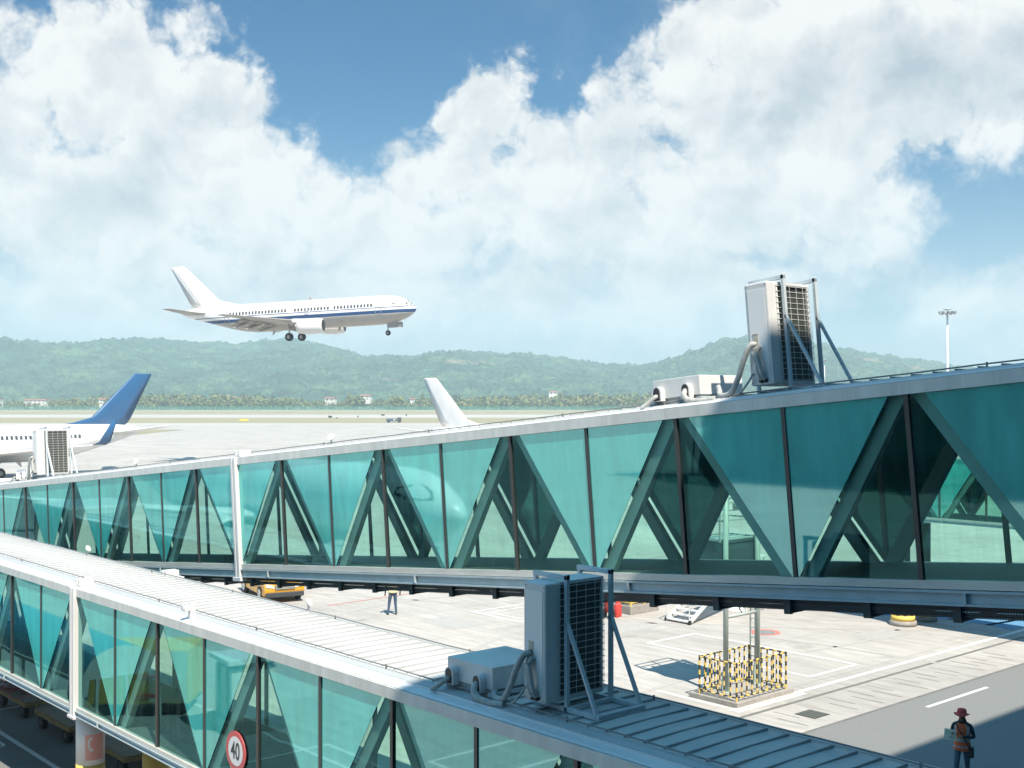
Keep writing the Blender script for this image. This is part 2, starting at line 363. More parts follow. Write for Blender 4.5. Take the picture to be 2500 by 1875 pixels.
line('road_marking', (10.65, 32.5), (10.65, 36), .1, .012, PAINT); line('road_marking', (10.65, 32.45), (9.6, 32.45), .1, .012, PAINT)
line('road_marking', (3, 16), (3, 60), .14, .012, PAINT); line('road_marking', (-20, 22), (9, 22), .14, .012, PAINT)
frame(2.2, 6.5, 19, 27); frame(-2.8, 1.2, 18.5, 24)
b = MB()                                                       # red ring with a grey lid
for i in range(28):
    a0, a1 = 2 * math.pi * i / 28, 2 * math.pi * (i + 1) / 28
    b.face([(38.26 + r_ * math.cos(a), 28.5 + r_ * math.sin(a), .008) for r_, a in ((.42, a0), (.60, a0), (.60, a1), (.42, a1))])
struct(b.build('road_marking', PAINTR))
b = MB(); b.face([(38.26 + .4 * math.cos(i * .2618), 28.5 + .4 * math.sin(i * .2618), .01) for i in range(24)])
tag(b.build('manhole_cover', mat('lid_grey', (.30, .32, .32), .6, .3, var=.3)), 'round grey manhole lid inside a painted red ring', 'manhole')
b = MB(); b.box(29.0, 29.75, 19.85, 20.55, 0, .012)
for i in range(9):
    for j in range(4): b.box(29.05 + j * .175, 29.19 + j * .175, 19.89 + i * .072, 19.94 + i * .072, .0125, .02, 1)
tag(b.build('drain_grate', [mat('grate_black', (.05, .055, .05), .8), mat('grate_iron', (.16, .17, .15), .6, .4)]), 'square dark iron drain grate set in the pale pavement by the road', 'drain grate')
for k in range(11):
    x = 28.3 + k * 1.25 + random.uniform(-.2, .2)
    for y0, y1 in ((19.6, 20.6), (20.1, 21.1)):
        if 28.8 < x < 30 and y0 < 20.7: continue
        mark(x + (.5 if y0 > 20 else 0), x + .03 + (.5 if y0 > 20 else 0), y0 + random.uniform(-.1, .2), y1, CONCD, .006)
sheet('blue_apron_marking', [(44.1, 29.6), (45.4, 26.3), (46.3, 24.9), (46.2, 23.3), (45.95, 22.28), (52, 22.3), (62, 31), (50, 33)], .006, PAINTB)
TYRE = mat('tyre_rubber', (.33, .32, .30), .85, var=.35, vscale=6, col2=(.42, .405, .38))
def tyre(pts, w=.22):
    P = catmull([(*p, 0) for p in pts], 8); b = MB()
    for p, q in zip(P, P[1:]):
        d = (q - p).normalized(); n = Vector((-d.y, d.x, 0)) * w / 2; z = Vector((0, 0, .006)); b.face([p - n + z, q - n + z, q + n + z, p + n + z])
    bmesh.ops.remove_doubles(b.bm, verts=b.bm.verts, dist=.02); struct(b.build('tyre_mark', TYRE))
tyre([(26, 31), (31, 33.5), (36, 33), (41, 27), (46, 23.5), (60, 22.8)]); tyre([(26, 32.6), (31.4, 35.1), (37, 34.4), (42.4, 28.3), (47, 24.9), (60, 24.3)])
tyre([(24, 40), (30, 43.5), (40, 42), (56, 36)], .3); tyre([(24, 24.8), (33, 25.6), (41, 25.0), (47, 27)], .16); tyre([(28, 52), (34, 40), (37.5, 28), (38.4, 20)], .18)
for (x, y, w_, h_) in ((33.5, 32, 2.6, 1.7), (40.3, 24.6, 2.2, 1.3), (29.5, 37, 1.6, 2.4)): rect('slab_patch', x, x + w_, y, y + h_, .0045, mat('patched_concrete', (.40, .395, .375), .9, var=.2, vscale=4))
# airfield bands, square to the view
sheet('taxiway', camrect(-900, 900, 395, 437), .03, RUNW)
sheet('grass', camrect(-1300, 1300, 437, 556), .05, GRASS); sheet('grass', camrect(-200, -95, 300, 345), .05, GRASS)
sheet('runway', camrect(-1400, 1400, 556, 660), .06, RUNW)
sheet('grass', camrect(-1500, 1500, 660, 820), .05, GRASS)
sheet('dry_verge', camrect(-1550, 1550, 820, 905), .06, DUSK)
sheet('grass', camrect(-1600, 1600, 905, 3100), .06, mat('scrub_land', (.15, .18, .08), .95, var=.5, vscale=.02, col2=(.28, .24, .15)))

# ------------------------------------------------------------------ hills
RIDGE = [(-400,735),(-150,720),(0,728),(60,735),(90,740),(160,738),(250,730),(330,728),(420,736),(510,742),(560,735),(620,728),(650,730),(700,742),(760,760),(800,768),(830,766),(900,768),(940,757),(980,755),(1040,760),(1100,762),(1130,760),(1190,768),(1260,778),(1300,784),(1390,787),(1440,775),(1500,755),(1560,735),(1610,728),(1700,730),(1790,745),(1850,755),(1900,765),(1960,772),(2020,780),(2060,790),(2212,806),(2600,815)]
def interp(T, x):
    if x <= T[0][0]: return T[0][1]
    for (a, p), (b_, q) in zip(T, T[1:]):
        if x <= b_: 
            t = (x - a) / (b_ - a); return p + (q - p) * t
    return T[-1][1]
def hills():
    NA, NR = 640, 210; d0, d1 = 1090, 2950; vs = []; fs = []
    for i in range(NA):
        az = -.55 + 1.1 * i / (NA - 1)
        u = 1250 + 2900 * math.tan(az); 
        vr = interp(RIDGE, u / 1.1302) * 1.1302
        for j in range(NR):
            t = j / (NR - 1); D = d0 + (d1 - d0) * t
            x = D * math.tan(az)
            rd = 2250 + 260 * noise.noise(Vector((az * 7, 3, 0)))
            hr = 9.2 + (972 - vr) * rd / 2900
            s = (D - d0 - 60) / (rd - d0 - 60)
            p = max(0, s); p = p * p * (3 - 2 * p) if p < 1 else max(.0, 1 - (p - 1) * 1.1)
            val = noise.fractal(Vector((x / 330, D / 420, 1.7)), 1.0, 2.1, 5)
            h = hr * p * (1 + .42 * val * min(1, (1 - min(1, abs(s - .0))) * 2.2) * (1 if s < 1 else 0))
            h = min(h, 9.2 + (D / rd) * (hr - 9.2) - 4) if s < .97 else h
            tree = 11 * abs(noise.noise(Vector((x / 10, D / 12, 5)))) + 6 * noise.noise(Vector((x / 27, D / 40, 9)))
            h = h - 5 + tree * min(1, max(0, h / 12)) - (5 if s <= 0 else 0)
            vs.append((*C2S(x, D), h)); 
    for i in range(NA - 1):
        for j in range(NR - 1):
            a = i * NR + j; fs.append((a, a + NR, a + NR + 1, a + 1))
    me = bpy.data.meshes.new('hills'); me.from_pydata(vs, [], fs)
    mt = bpy.data.materials.new('forest'); mt.use_nodes = True; t = mt.node_tree; bs = t.nodes['Principled BSDF']; bs.inputs['Roughness'].default_value = .9; bs.inputs['Specular IOR Level'].default_value = .1
    N = t.nodes.new; L = t.links.new
    g = N('ShaderNodeNewGeometry'); v1 = N('ShaderNodeTexVoronoi'); v1.inputs['Scale'].default_value = .085; v1.inputs['Detail'].default_value = 2
    L(g.outputs['Position'], v1.inputs['Vector'])
    n1 = N('ShaderNodeTexNoise'); n1.inputs['Scale'].default_value = .018; n1.inputs['Detail'].default_value = 8; n1.inputs['Roughness'].default_value = .7; L(g.outputs['Position'], n1.inputs['Vector'])
    cr = N('ShaderNodeValToRGB'); L(n1.outputs[0], cr.inputs[0])
    e = cr.color_ramp.elements; e[0].position = .36; e[0].color = (.014, .042, .032, 1); e[1].position = .66; e[1].color = (.085, .150, .075, 1)
    el = e.new(.52); el.color = (.035, .082, .052, 1)
    mx = N('ShaderNodeMix'); mx.data_type = 'RGBA'; mx.blend_type = 'MULTIPLY'; mx.inputs[0].default_value = .8; L(cr.outputs[0], mx.inputs[6]); 
    vr_ = N('ShaderNodeSeparateColor'); L(v1.outputs['Color'], vr_.inputs[0]); vq = N('ShaderNodeMapRange'); vq.inputs[3].default_value = .35; vq.inputs[4].default_value = 1.5; L(vr_.outputs[0], vq.inputs[0]); L(vq.outputs[0], mx.inputs[7])
    md = N('ShaderNodeMix'); md.data_type = 'RGBA'; md.inputs[0].default_value = .15; L(mx.outputs[2], md.inputs[6]); L(cr.outputs[0], md.inputs[7])
    # bare earth cuttings
    last = md.outputs[2]
    for (u, v, ru, rv, k) in ((1010, 790, 75, 9, .75), (870, 826, 60, 7, .5), (1890, 775, 70, 9, .8), (1960, 795, 50, 9, .6)):
        az = math.atan((u * 1.1302 - 1250) / 2900); D = 1900; c = C2S(D * math.tan(az), D); z = 9.2 + (972 - v * 1.1302) * D / 2900
        # a vertical slab of bare soil across the slope
        sv = N('ShaderNodeVectorMath'); sv.operation = 'SUBTRACT'; sv.inputs[1].default_value = (c[0], c[1], z); L(g.outputs['Position'], sv.inputs[0])
        mp = N('ShaderNodeMapping'); mp.vector_type = 'POINT'; mp.inputs['Rotation'].default_value = (0, 0, YAW); L(sv.outputs[0], mp.inputs[0])
        m2 = N('ShaderNodeVectorMath'); m2.operation = 'MULTIPLY'; m2.inputs[1].default_value = (2900 / D / ru / 1.13, 1 / 420, 2900 / D / rv / 1.13); L(mp.outputs[0], m2.inputs[0])
        nn = N('ShaderNodeTexNoise'); nn.inputs['Scale'].default_value = .03; nn.inputs['Detail'].default_value = 6; L(g.outputs['Position'], nn.inputs['Vector'])
        ln_ = N('ShaderNodeVectorMath'); ln_.operation = 'LENGTH'; L(m2.outputs[0], ln_.inputs[0])
        ad = N('ShaderNodeMath'); ad.operation = 'MULTIPLY_ADD'; ad.inputs[1].default_value = 2.2; L(nn.outputs[0], ad.inputs[0]); L(ln_.outputs['Value'], ad.inputs[2])
        mr = N('ShaderNodeMapRange'); mr.inputs[1].default_value = 1.5; mr.inputs[2].default_value = 2.0; mr.inputs[3].default_value = k; mr.inputs[4].default_value = 0; L(ad.outputs[0], mr.inputs[0])
        mm_ = N('ShaderNodeMix'); mm_.data_type = 'RGBA'; L(mr.outputs[0], mm_.inputs[0]); L(last, mm_.inputs[6]); mm_.inputs[7].default_value = (.30, .23, .14, 1); last = mm_.outputs[2]
    L(last, bs.inputs['Base Color'])
    bp = N('ShaderNodeBump'); bp.inputs['Strength'].default_value = 1; bp.inputs['Distance'].default_value = 7; L(v1.outputs['Distance'], bp.inputs['Height']); bp.invert = True
    L(bp.outputs[0], bs.inputs['Normal'])
    me.materials.append(mt)
    for p in me.polygons: p.use_smooth = True
    o = bpy.data.objects.new('hills', me); COL.objects.link(o); struct(o)
hills()
def leaf_mat(name, a, b_, c):
    mt = bpy.data.materials.new(name); mt.use_nodes = True; t = mt.node_tree; bs = t.nodes['Principled BSDF']; bs.inputs['Roughness'].default_value = .8; bs.inputs['Specular IOR Level'].default_value = .15
    g = t.nodes.new('ShaderNodeNewGeometry'); cr = t.nodes.new('ShaderNodeValToRGB'); t.links.new(g.outputs['Random Per Island'], cr.inputs[0])
    e = cr.color_ramp.elements; e[0].color = (*a, 1); e[1].color = (*c, 1); e.new(.5).color = (*b_, 1)
    t.links.new(cr.outputs[0], bs.inputs['Base Color']); return mt
LEAF = leaf_mat('tree_leaves', (.055, .085, .03), (.12, .15, .05), (.23, .22, .085))
def clump(bm, c, r, rnd, n=34):          # a crown of loose leaf-cluster faces through its volume
    for k in range(n):
        d = Vector((rnd.gauss(0, 1), rnd.gauss(0, 1), rnd.gauss(0, 1))).normalized() * (rnd.random() ** .4)
        p = Vector(c) + Vector((d.x * r, d.y * r, d.z * r * .85)); s = r * rnd.uniform(.22, .42)
        nrm = (d + Vector((rnd.uniform(-.6, .6), rnd.uniform(-.6, .6), rnd.uniform(-.2, .8)))).normalized(); a = nrm.orthogonal().normalized(); q = nrm.cross(a)
        vs = [bm.verts.new(p + (a * math.cos(t) + q * math.sin(t)) * s * rnd.uniform(.6, 1.1) + nrm * rnd.uniform(-.2, .2) * s) for t in (0, 1.25, 2.5, 3.75, 5.0)]
        bm.faces.new(vs)
def wood():
    rnd = random.Random(3); bm = bmesh.new()
    dens_ = [(0,.7),(190,.8),(300,1),(520,1),(680,.8),(780,.7),(900,.9),(1000,1),(1250,1),(1420,1.1),(2212,1)]
    for k in range(1500):
        u = rnd.uniform(-80, 2300); 
        if rnd.random() > interp(dens_, u): continue
        d = rnd.uniform(930, 1120); x = (u * 1.1302 - 1250) / 2900 * d
        hmax = interp([(0, 8), (150, 11), (290, 15), (560, 14), (700, 9), (800, 9), (960, 13), (1150, 14), (1300, 15), (2300, 16)], u)
        h = hmax * rnd.uniform(.5, 1.0) * (.75 + .25 * (d - 900) / 200); r = h * rnd.uniform(.32, .5)
        cx, cy = C2S(x, d); clump(bm, (cx, cy, h - r * .8), r, rnd, 26); clump(bm, (cx + rnd.uniform(-2, 2), cy + rnd.uniform(-2, 2), h * .35), h * .4, rnd, 16)
    me = bpy.data.meshes.new('treeline'); bm.to_mesh(me); bm.free(); me.materials.append(LEAF)
    o = bpy.data.objects.new('treeline', me); COL.objects.link(o); struct(o, 'stuff')
wood()
# green mesh fence along the airfield
def fence():
    t_ = thing('perimeter_fence', 'long green mesh fence running along the far edge of the airfield', 'fence', (*C2S(0, 890), 0), (0, 0, -YAW))
    b = MB()
    b.box(-1000, 1000, -.03, .03, .2, 3.0)
    mt, t, o = shader_mat('fence_mesh'); tr = t.nodes.new('ShaderNodeBsdfTransparent'); d = t.nodes.new('ShaderNodeBsdfDiffuse'); d.inputs[0].default_value = (.06, .26, .20, 1)
    mx = t.nodes.new('ShaderNodeMixShader'); mx.inputs[0].default_value = .38; t.links.new(tr.outputs[0], mx.inputs[1]); t.links.new(d.outputs[0], mx.inputs[2]); t.links.new(mx.outputs[0], o.inputs[0])
    b.build('mesh_panel', mt, t_)
    b = MB()
    for i in range(-166, 167): b.box(i * 6 - .09, i * 6 + .09, -.09, .09, 0, 3.5)
    b.build('posts', mat('fence_post', (.20, .32, .28), .6), t_)['kind'] = 'stuff'
fence()
HW = mat('house_white', (.74, .72, .68), .8, var=.12); HR = mat('roof_tile', (.38, .14, .09), .8, var=.2)
def house(u, w, v0, v1, d, label, floors=2):
    x, y = at(u, d); h = (v0 - v1) / 2900 * d; t_ = thing('house', label, 'house', (x, y, 9.2 - (v0 - 972) * d / 2900), (0, 0, -YAW + random.uniform(-.2, .2)), 'white houses below the hills')
    ww = w / 2900 * d / 2
    MB().box(-ww, ww, -4, 4, -3, h).build('wall', HW, t_)
    b = MB(); b.prism([(-4.6, h + .004), (4.6, h + .004), (3.6, h + .8), (-3.6, h + .8)], lambda a, c, l: Vector((l, a, c)), -ww - .5, ww + .5); b.build('roof', HR, t_)
    n = max(2, int(ww / 1.6))
    for f in range(floors):
        for i in range(n):
            cx = -ww + (i + .5) * 2 * ww / n; z = h * (f + .35) / floors
            MB().box(cx - ww / n * .45, cx + ww / n * .45, -4.06, -3.99, z, z + h / floors * .42).build('window', GLASSD, t_)
house(91, 52, 987, 977, 990, 'long white house with two floors and a red roof left of the blue tail', 2)
house(262, 32, 988, 975, 985, 'white house with roof terrace beside the leading edge of the blue tail', 2)
house(808, 22, 981, 972, 1010, 'small white house with a pale roof between the take-off plane and the white fin', 1)
house(894, 24, 977, 966, 1005, 'wider white house just left of the white fin', 2)
house(582, 16, 976, 971, 1060, 'tiny white house half hidden in the trees right of the blue tail', 1)
house(1350, 20, 964, 957, 1240, 'tiny pale house on the hill foot right of the white fin', 1)
house(1008, 12, 980, 974, 1010, 'lone white hut among bushes left of the white fin', 1)
house(-6, 16, 989, 974, 980, 'white house cut by the left edge of the picture', 2)
TRUNK = mat('bark', (.10, .075, .05), .9)
def tree(u, d, h, label, r):
    x, y = at(u, d); t_ = thing('conifer' if r < .3 else 'round_tree', label, 'tree', (x, y, 0)); rnd = random.Random(int(u))
    b = MB(); b.cyl((0, 0, 0), (0, 0, h * .8), h * .03, h * .01, 8); b.build('trunk', TRUNK, t_)
    bm = bmesh.new()
    if r < .3:
        for k in range(9): clump(bm, (0, 0, h * (.2 + .09 * k)), h * r * (1 - k / 10.5), rnd, 30)
    else:
        for k in range(7): clump(bm, (rnd.uniform(-.4, .4) * h * r * 1.4, rnd.uniform(-.4, .4) * h * r, h * rnd.uniform(.4, .8)), h * r * .62, rnd, 40)
    me = bpy.data.meshes.new('crown'); bm.to_mesh(me); bm.free(); me.materials.append(LEAF); o = bpy.data.objects.new('crown', me); COL.objects.link(o); o.parent = t_
tree(1032, 935, 15, 'dark conifer standing alone left of the white fin', .22); tree(967, 915, 11, 'round dark bush tree in the dry verge left of the white fin', .5)
tree(866, 925, 13, 'broad round tree beside the wider white house', .6)

# ------------------------------------------------------------------ terminal (behind the camera; its shadow falls on the apron)
def terminal():
    t_ = thing('terminal_building', 'tall glass fronted terminal building that the boarding bridges dock against', 'terminal', (0, 0, 0))
    b = MB(); b.box(-120, 160, -40, -1.35, 0, 29); b.build('wall', mat('terminal_grey', (.33, .36, .38), .6, var=.1), t_)
    b = MB(); b.box(-121, 161, -41, -1.0, 29, 29.25); b.build('roof', WHITE, t_)
    b = MB()
    for i in range(141): b.box(-120 + i * 2 - .05, -120 + i * 2 + .05, -1.3, -1.15, .6, 28.9)
    for z in (.6, 4.4, 5.2, 10.0, 14, 18, 22, 26): b.box(-120, 160, -1.29, -1.17, z - .06, z + .06)
    b.build('facade_frame', ALU, t_)
    b = MB(); b.box(-120, 160, -1.345, -1.31, .6, 28.9); b.build('facade_glass', mat('facade_glass', (.03, .07, .09), .05, spec=.8), t_)
terminal()
def pier():
    t_ = thing('terminal_pier', 'dark glass terminal pier left of the stand, mirrored in the right end glass', 'terminal', (-80, -1, 0))
    b = MB(); b.box(-20, 0, 0, 90, 0, 17); b.build('wall', mat('pier_dark', (.05, .08, .09), .3, var=.2), t_)
    b = MB(); b.box(-21, 1.2, 0, 91, 17, 17.4); b.build('roof', mat('pier_roof', (.3, .33, .34), .6), t_)
    b = MB()
    for i in range(31): b.box(.01, .15, 1 + i * 3, 1.15 + i * 3, .5, 16.9)
    for z in (4.5, 9, 13): b.box(.01, .14, .5, 90, z - .2, z + .2)
    b.build('facade_frame', DKSTEEL, t_)
pier()

# ------------------------------------------------------------------ boarding bridges
H = 2.34; WD = 2.3
def pat(t_, name, b, mt, **k): return b.build(name, mt, t_, **k)
def make_bridge(name, label, loc, rot, ys, apex0, y0, y1, posts, trays=False, hang=None):
    """ys: mullion positions, apex0: parity of the mullions under which the truss diagonals meet at the top"""
    t_ = thing(name, label, 'boarding bridge', loc, rot, 'glass boarding bridges')
    RZ = H + .245; K = 1.0 if trays else .64        # the inclined bridge has the deeper side beams
    MB().box(.06, WD - .06, y0, y1, -.12, 0).build('floor', FLOORM, t_)
    MB().box(.10, WD - .10, y0, y1, H - .04, H + .04).build('ceiling', CEIL, t_)
    b = MB(); b.prism([(.34, RZ - .06), (WD - .34, RZ - .06), (WD - .34, RZ), (WD / 2, RZ + .02), (.34, RZ)], lambda a, c, l: Vector((a, l, c)), y0, y1)
    y = y0 + .1
    while y < y1:
        b.box(.40, WD - .40, y, y + .02, RZ - .01, RZ + .034, 1); y += .305
    b.build('roof', [ROOFW, mat('roof_seam', (.40, .42, .43), .5)], t_)
    for sgn in (0, 1):
        X = (lambda a: a) if sgn == 0 else (lambda a: WD - a)
        f = lambda a, c, l: Vector((X(a), l, c))
        b = MB(); b.prism([(-.05, H), (.07, H), (.07, H + .165), (-.05, H + .165)], f, y0, y1)
        b.build('top_rail', STAIN, t_)
        b = MB(); b.prism([(-.02, H + .17), (.38, H + .17), (.20, H + .212), (.185, H + .228), (.165, H + .228), (.16, H + .205), (.02, H + .19), (-.02, H + .175)], f, y0, y1)
        b.build('eave', WHITE, t_)
        b = MB(); b.prism([(.205, H + .17), (.38, H + .17), (.38, H + .236), (.31, H + .25), (.205, H + .226)], f, y0, y1); b.build('gutter_edge', mat('gutter_grey', (.44, .47, .48), .5, var=.15, vscale=3, stretch=(1, .3, 1)), t_)
        b = MB(); b.prism([(-.055, -.105 * K), (.07, -.105 * K), (.07, 0), (-.055, 0)], f, y0, y1); b.build('sill', ALU, t_)
        b = MB()
        for (xa, xb, za, zb) in ((-.08, .10, -.145 * K, -.115 * K), (-.03, .05, -.275 * K, -.145 * K), (-.08, .10, -.305 * K, -.275 * K)): b.prism([(xa, za), (xb, za), (xb, zb), (xa, zb)], f, y0, y1)
        for k in range(int((y1 - y0) / 5.6)): yy = y0 + 2.3 + 5.6 * k; b.box(min(X(-.1), X(.0)), max(X(-.1), X(.0)), yy, yy + .03, -.275 * K, -.145 * K)
        b.build('side_beam', BLUEGREY, t_)
        cab = [(X(.36), y0 + (y1 - y0) * i / 60, RZ + .045 + .004 * math.sin(i * 2.1)) for i in range(61)]
        b = MB(); b.tube(cab, .011, 6)
        for k in range(1, int((y1 - y0) / 3.8)): b.bar((X(.36), y0 + k * 3.8, RZ - .01), (X(.36), y0 + k * 3.8, RZ + .07), .02, .02)
        b.build('roof_cable', mat('cable', (.22, .22, .22), .5), t_)
        al = sorted(ys)
        for i, ym in enumerate(al):
            w = .032 if ym not in posts else .02
            b = MB(); b.box(min(X(-.03), X(.03)), max(X(-.03), X(.03)), ym - w, ym + w, 0, H); b.build('mullion', MULL, t_)
            if i + 1 < len(al):
                yn = al[i + 1]; xs = X(.0)
                b = MB(); b.face([(xs, ym + w, 0), (xs, yn - w, 0), (xs, yn - w, H), (xs, ym + w, H)]); b.build('glass_pane', GLASS, t_)
        for ym in posts:
            b = MB(); b.prism([(-.11, -.3 * K), (.08, -.3 * K), (.08, H + .18), (-.11, H + .18)], lambda a, c, l: Vector((X(a), l, c)), ym - .11, ym - .005)
            b.prism([(-.11, -.3 * K), (.08, -.3 * K), (.08, H + .18), (-.11, H + .18)], lambda a, c, l: Vector((X(a), l, c)), ym + .03, ym + .12)
            b.box(min(X(-.06), X(.06)), max(X(-.06), X(.06)), ym - .01, ym + .035, -.3 * K, H + .17); b.box(min(X(-.13), X(.05)), max(X(-.13), X(.05)), ym - .17, ym + .2, -.40 * K, -.30 * K)
            b.box(min(X(.02), X(.34)), max(X(.02), X(.34)), ym - .12, ym - .02, H + .2, RZ + .1); b.box(min(X(.02), X(.34)), max(X(.02), X(.34)), ym + .05, ym + .12, H + .2, RZ + .1)
            b.build('joint_post', WHITE, t_, bevel=.012)
        # truss diagonals and frosted triangles between them
        for i in range(len(al) - 1):
            ya, yb = al[i], al[i + 1]; apexa = (i % 2 == apex0)
            top, bot = (ya, yb) if apexa else (yb, ya); s = 1 if bot > top else -1; xb = X(.115)
            b = MB(); hw = .10
            p = [(bot - s * .30, 0), (bot - s * .06, 0), (top + s * .26, H), (top + s * .03, H)]
            b.prism(p, lambda a, c, l: Vector((X(l), a, c)), .07, .19); b.build('brace', BRACE, t_)
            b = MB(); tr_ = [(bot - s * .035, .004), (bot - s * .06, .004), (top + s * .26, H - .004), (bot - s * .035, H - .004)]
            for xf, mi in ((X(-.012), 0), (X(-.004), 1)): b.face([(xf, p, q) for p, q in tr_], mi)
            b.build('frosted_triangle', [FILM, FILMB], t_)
    if trays:
        for xx in (.12, .75, 1.35):
            b = MB(); b.box(xx, xx + .02, y0, y1, -.475, -.335); b.box(xx + .02, xx + .42, y0, y1, -.475, -.46)
            b.build('cable_tray', TRAYS, t_)
        y = hang
        while y < y1:
            b = MB(); b.box(.11, 2.05, y, y + .10, -.515, -.48); b.box(.05, .11, y, y + .11, -.525, -.30); b.box(2.05, 2.1, y, y + .11, -.525, -.30); b.build('tray_hanger', DKSTEEL, t_); y += 1.26
    else:
        b = MB(); b.box(.35, .75, y0, y1, -.24, -.195); b.box(1.4, 1.8, y0, y1, -.24, -.195); b.build('cable_tray', TRAYM, t_)
    b = MB()
    for i in range(int((y1 - y0) / 1.9)): b.box(.11, WD - .11, y0 + i * 1.9, y0 + i * 1.9 + .1, -.29 * K, -.122)
    b.build('cross_beams', DKSTEEL, t_)
    # closed end cabin
    b = MB(); b.box(-.25, WD + .25, y1, y1 + 3.2, -.45, H + .5); b.build('end_cabin', WHITE, t_, bevel=.08)
    b = MB(); b.box(-.26, -.2, y1 + .6, y1 + 2.6, .9, 1.9); b.build('cabin_window', GLASSD, t_)
    return t_
# perforated tray side
def tray_mat():
    mt, t, o = shader_mat('perforated_tray'); N = t.nodes.new; L = t.links.new
    d = N('ShaderNodeBsdfPrincipled'); d.inputs['Base Color'].default_value = (.085, .09, .09, 1); d.inputs['Roughness'].default_value = .5; tr = N('ShaderNodeBsdfTransparent')
    tcn = N('ShaderNodeTexCoord'); sp = N('ShaderNodeSeparateXYZ'); L(tcn.outputs['Object'], sp.inputs[0])
    def tri(sck):
        a = N('ShaderNodeMath'); a.operation = 'MULTIPLY'; a.inputs[1].default_value = 1 / .035; L(sck, a.inputs[0])
        f = N('ShaderNodeMath'); f.operation = 'FRACT'; L(a.outputs[0], f.inputs[0])
        g = N('ShaderNodeMath'); g.operation = 'SUBTRACT'; g.inputs[1].default_value = .5; L(f.outputs[0], g.inputs[0])
        h = N('ShaderNodeMath'); h.operation = 'ABSOLUTE'; L(g.outputs[0], h.inputs[0]); return h.outputs[0]
    mxm = N('ShaderNodeMath'); mxm.operation = 'MAXIMUM'; L(tri(sp.outputs[1]), mxm.inputs[0]); L(tri(sp.outputs[2]), mxm.inputs[1])
    lt = N('ShaderNodeMath'); lt.operation = 'LESS_THAN'; lt.inputs[1].default_value = .27; L(mxm.outputs[0], lt.inputs[0])
    ms = N('ShaderNodeMixShader'); L(lt.outputs[0], ms.inputs[0]); L(d.outputs[0], ms.inputs[1]); L(tr.outputs[0], ms.inputs[2]); L(ms.outputs[0], o.inputs[0]); return mt
TRAYS = tray_mat()
NX, NZ = 9.71, 2.66
ny = [a * 1.05 for a in (-.8, 1.05, 2.9, 4.7, 6.5, 7.75, 9.43, 11.17, 12.93, 14.7, 16.51, 18.29, 20.12, 21.94, 23.89, 25.82, 27.67, 29.52, 31.4, 33.25, 35.1, 37)]
near = make_bridge('boarding_bridge', 'level boarding bridge in the foreground with white ribbed roof and phone column', (NX, 0, NZ), (0, 0, 0), ny, 0, -.95, 40, (23.89 * 1.05,))
SL = math.atan(.0935); FX, FA, FZ = 13.72, 9.69, 6.743
fa = [.1, 1.93, 3.75, 5.6, 7.44, 9.23, 11.09, 12.91, 14.72, 16.59, 18.4, 20.26, 22.14, 24.12, 26.13, 28.0, 29.97, 31.9, 33.8, 35.8, 37.7, 39.7, 41.6, 43.5]
fy = [(a - 9.23) * 1.05 / math.cos(SL) for a in fa]
far = make_bridge('boarding_bridge', 'sloping boarding bridge across the middle that climbs to the right', (FX, FA, FZ), (-SL, 0, 0), fy, 0, -10.4, 36.2, (fy[13],), True, -9.9)
ty = [-.8 + 1.9 * i for i in range(19)]
third = make_bridge('boarding_bridge', 'distant level boarding bridge on yellow footed pillars, seen through the right end glass', (43.3, 0, 4.5), (0, 0, 0), ty, 0, -.95, 34, ())
def far_pt(x, a, dz=0):       # site point on the far bridge for a distance a from the terminal
    y = (a - FA) / math.cos(SL); return (FX + x, a, FZ - (a - FA) * math.tan(SL) + dz)

# columns of the near bridge
def column(x, y, label, sign):
    t_ = thing('bridge_column', label, 'column', (x, y, 0), (0, 0, 0), 'round columns under the foreground bridge')
    b = MB(); b.cyl((0, 0, 1.34), (0, 0, 2.45), .30, n=40); pat(t_, 'shaft', b, WHITE)
    b = MB(); b.cyl((0, 0, 0), (0, 0, 1.338), .302, n=40); b.build('yellow_band', YEL, t_)
    if sign:
        cen = R(-94.5)
        def P(q, r): return Vector((r * math.cos(cen + q[0] / .3), r * math.sin(cen + q[0] / .3), q[1]))
        def strip(bb, pts, w, r):
            for p, q in zip(pts, pts[1:]):
                d = Vector((q[0] - p[0], q[1] - p[1])).normalized(); n = Vector((-d.y, d.x)) * w / 2
                bb.face([P((p[0] - n.x, p[1] - n.y), r), P((q[0] - n.x, q[1] - n.y), r), P((q[0] + n.x, q[1] + n.y), r), P((p[0] + n.x, p[1] + n.y), r)])
        b = MB()
        for i in range(12):
            x0, x1 = -.2 + .4 * i / 12, -.2 + .4 * (i + 1) / 12
            b.face([P((x0, 1.455), .303), P((x1, 1.455), .303), P((x1, 2.0), .303), P((x0, 2.0), .303)])
        sg = b.build('phone_sign', mat('sign_pink', (.74, .36, .31), .5, var=.1), t_)
        b = MB(); strip(b, [(-.11, 1.90), (-.125, 1.86), (-.13, 1.80), (-.12, 1.74), (-.10, 1.70)], .045, .305)
        strip(b, [(-.115, 1.915), (-.055, 1.915)], .06, .3055); strip(b, [(-.105, 1.685), (-.04, 1.665)], .06, .3055)
        strip(b, [(-.2, 1.60), (.2, 1.60)], .012, .305); strip(b, [(-.2, 1.485), (.2, 1.485)], .01, .305)
        b.build('handset_symbol', WHITE, sg)
    b = MB(); b.tube([(-.30 * math.sin(a) * .98, -.31 + .06 * abs(math.sin(a)), 2.40 - .13 * math.cos(a)) for a in [i * .2 - 1.5 for i in range(16)]], .022, 8)
    b.build('drain_pipe', mat('pipe_grey', (.2, .22, .22), .5), t_)
    return t_
column(10.1, 25.3, 'white column with yellow foot and pink telephone sign under the foreground bridge', True)
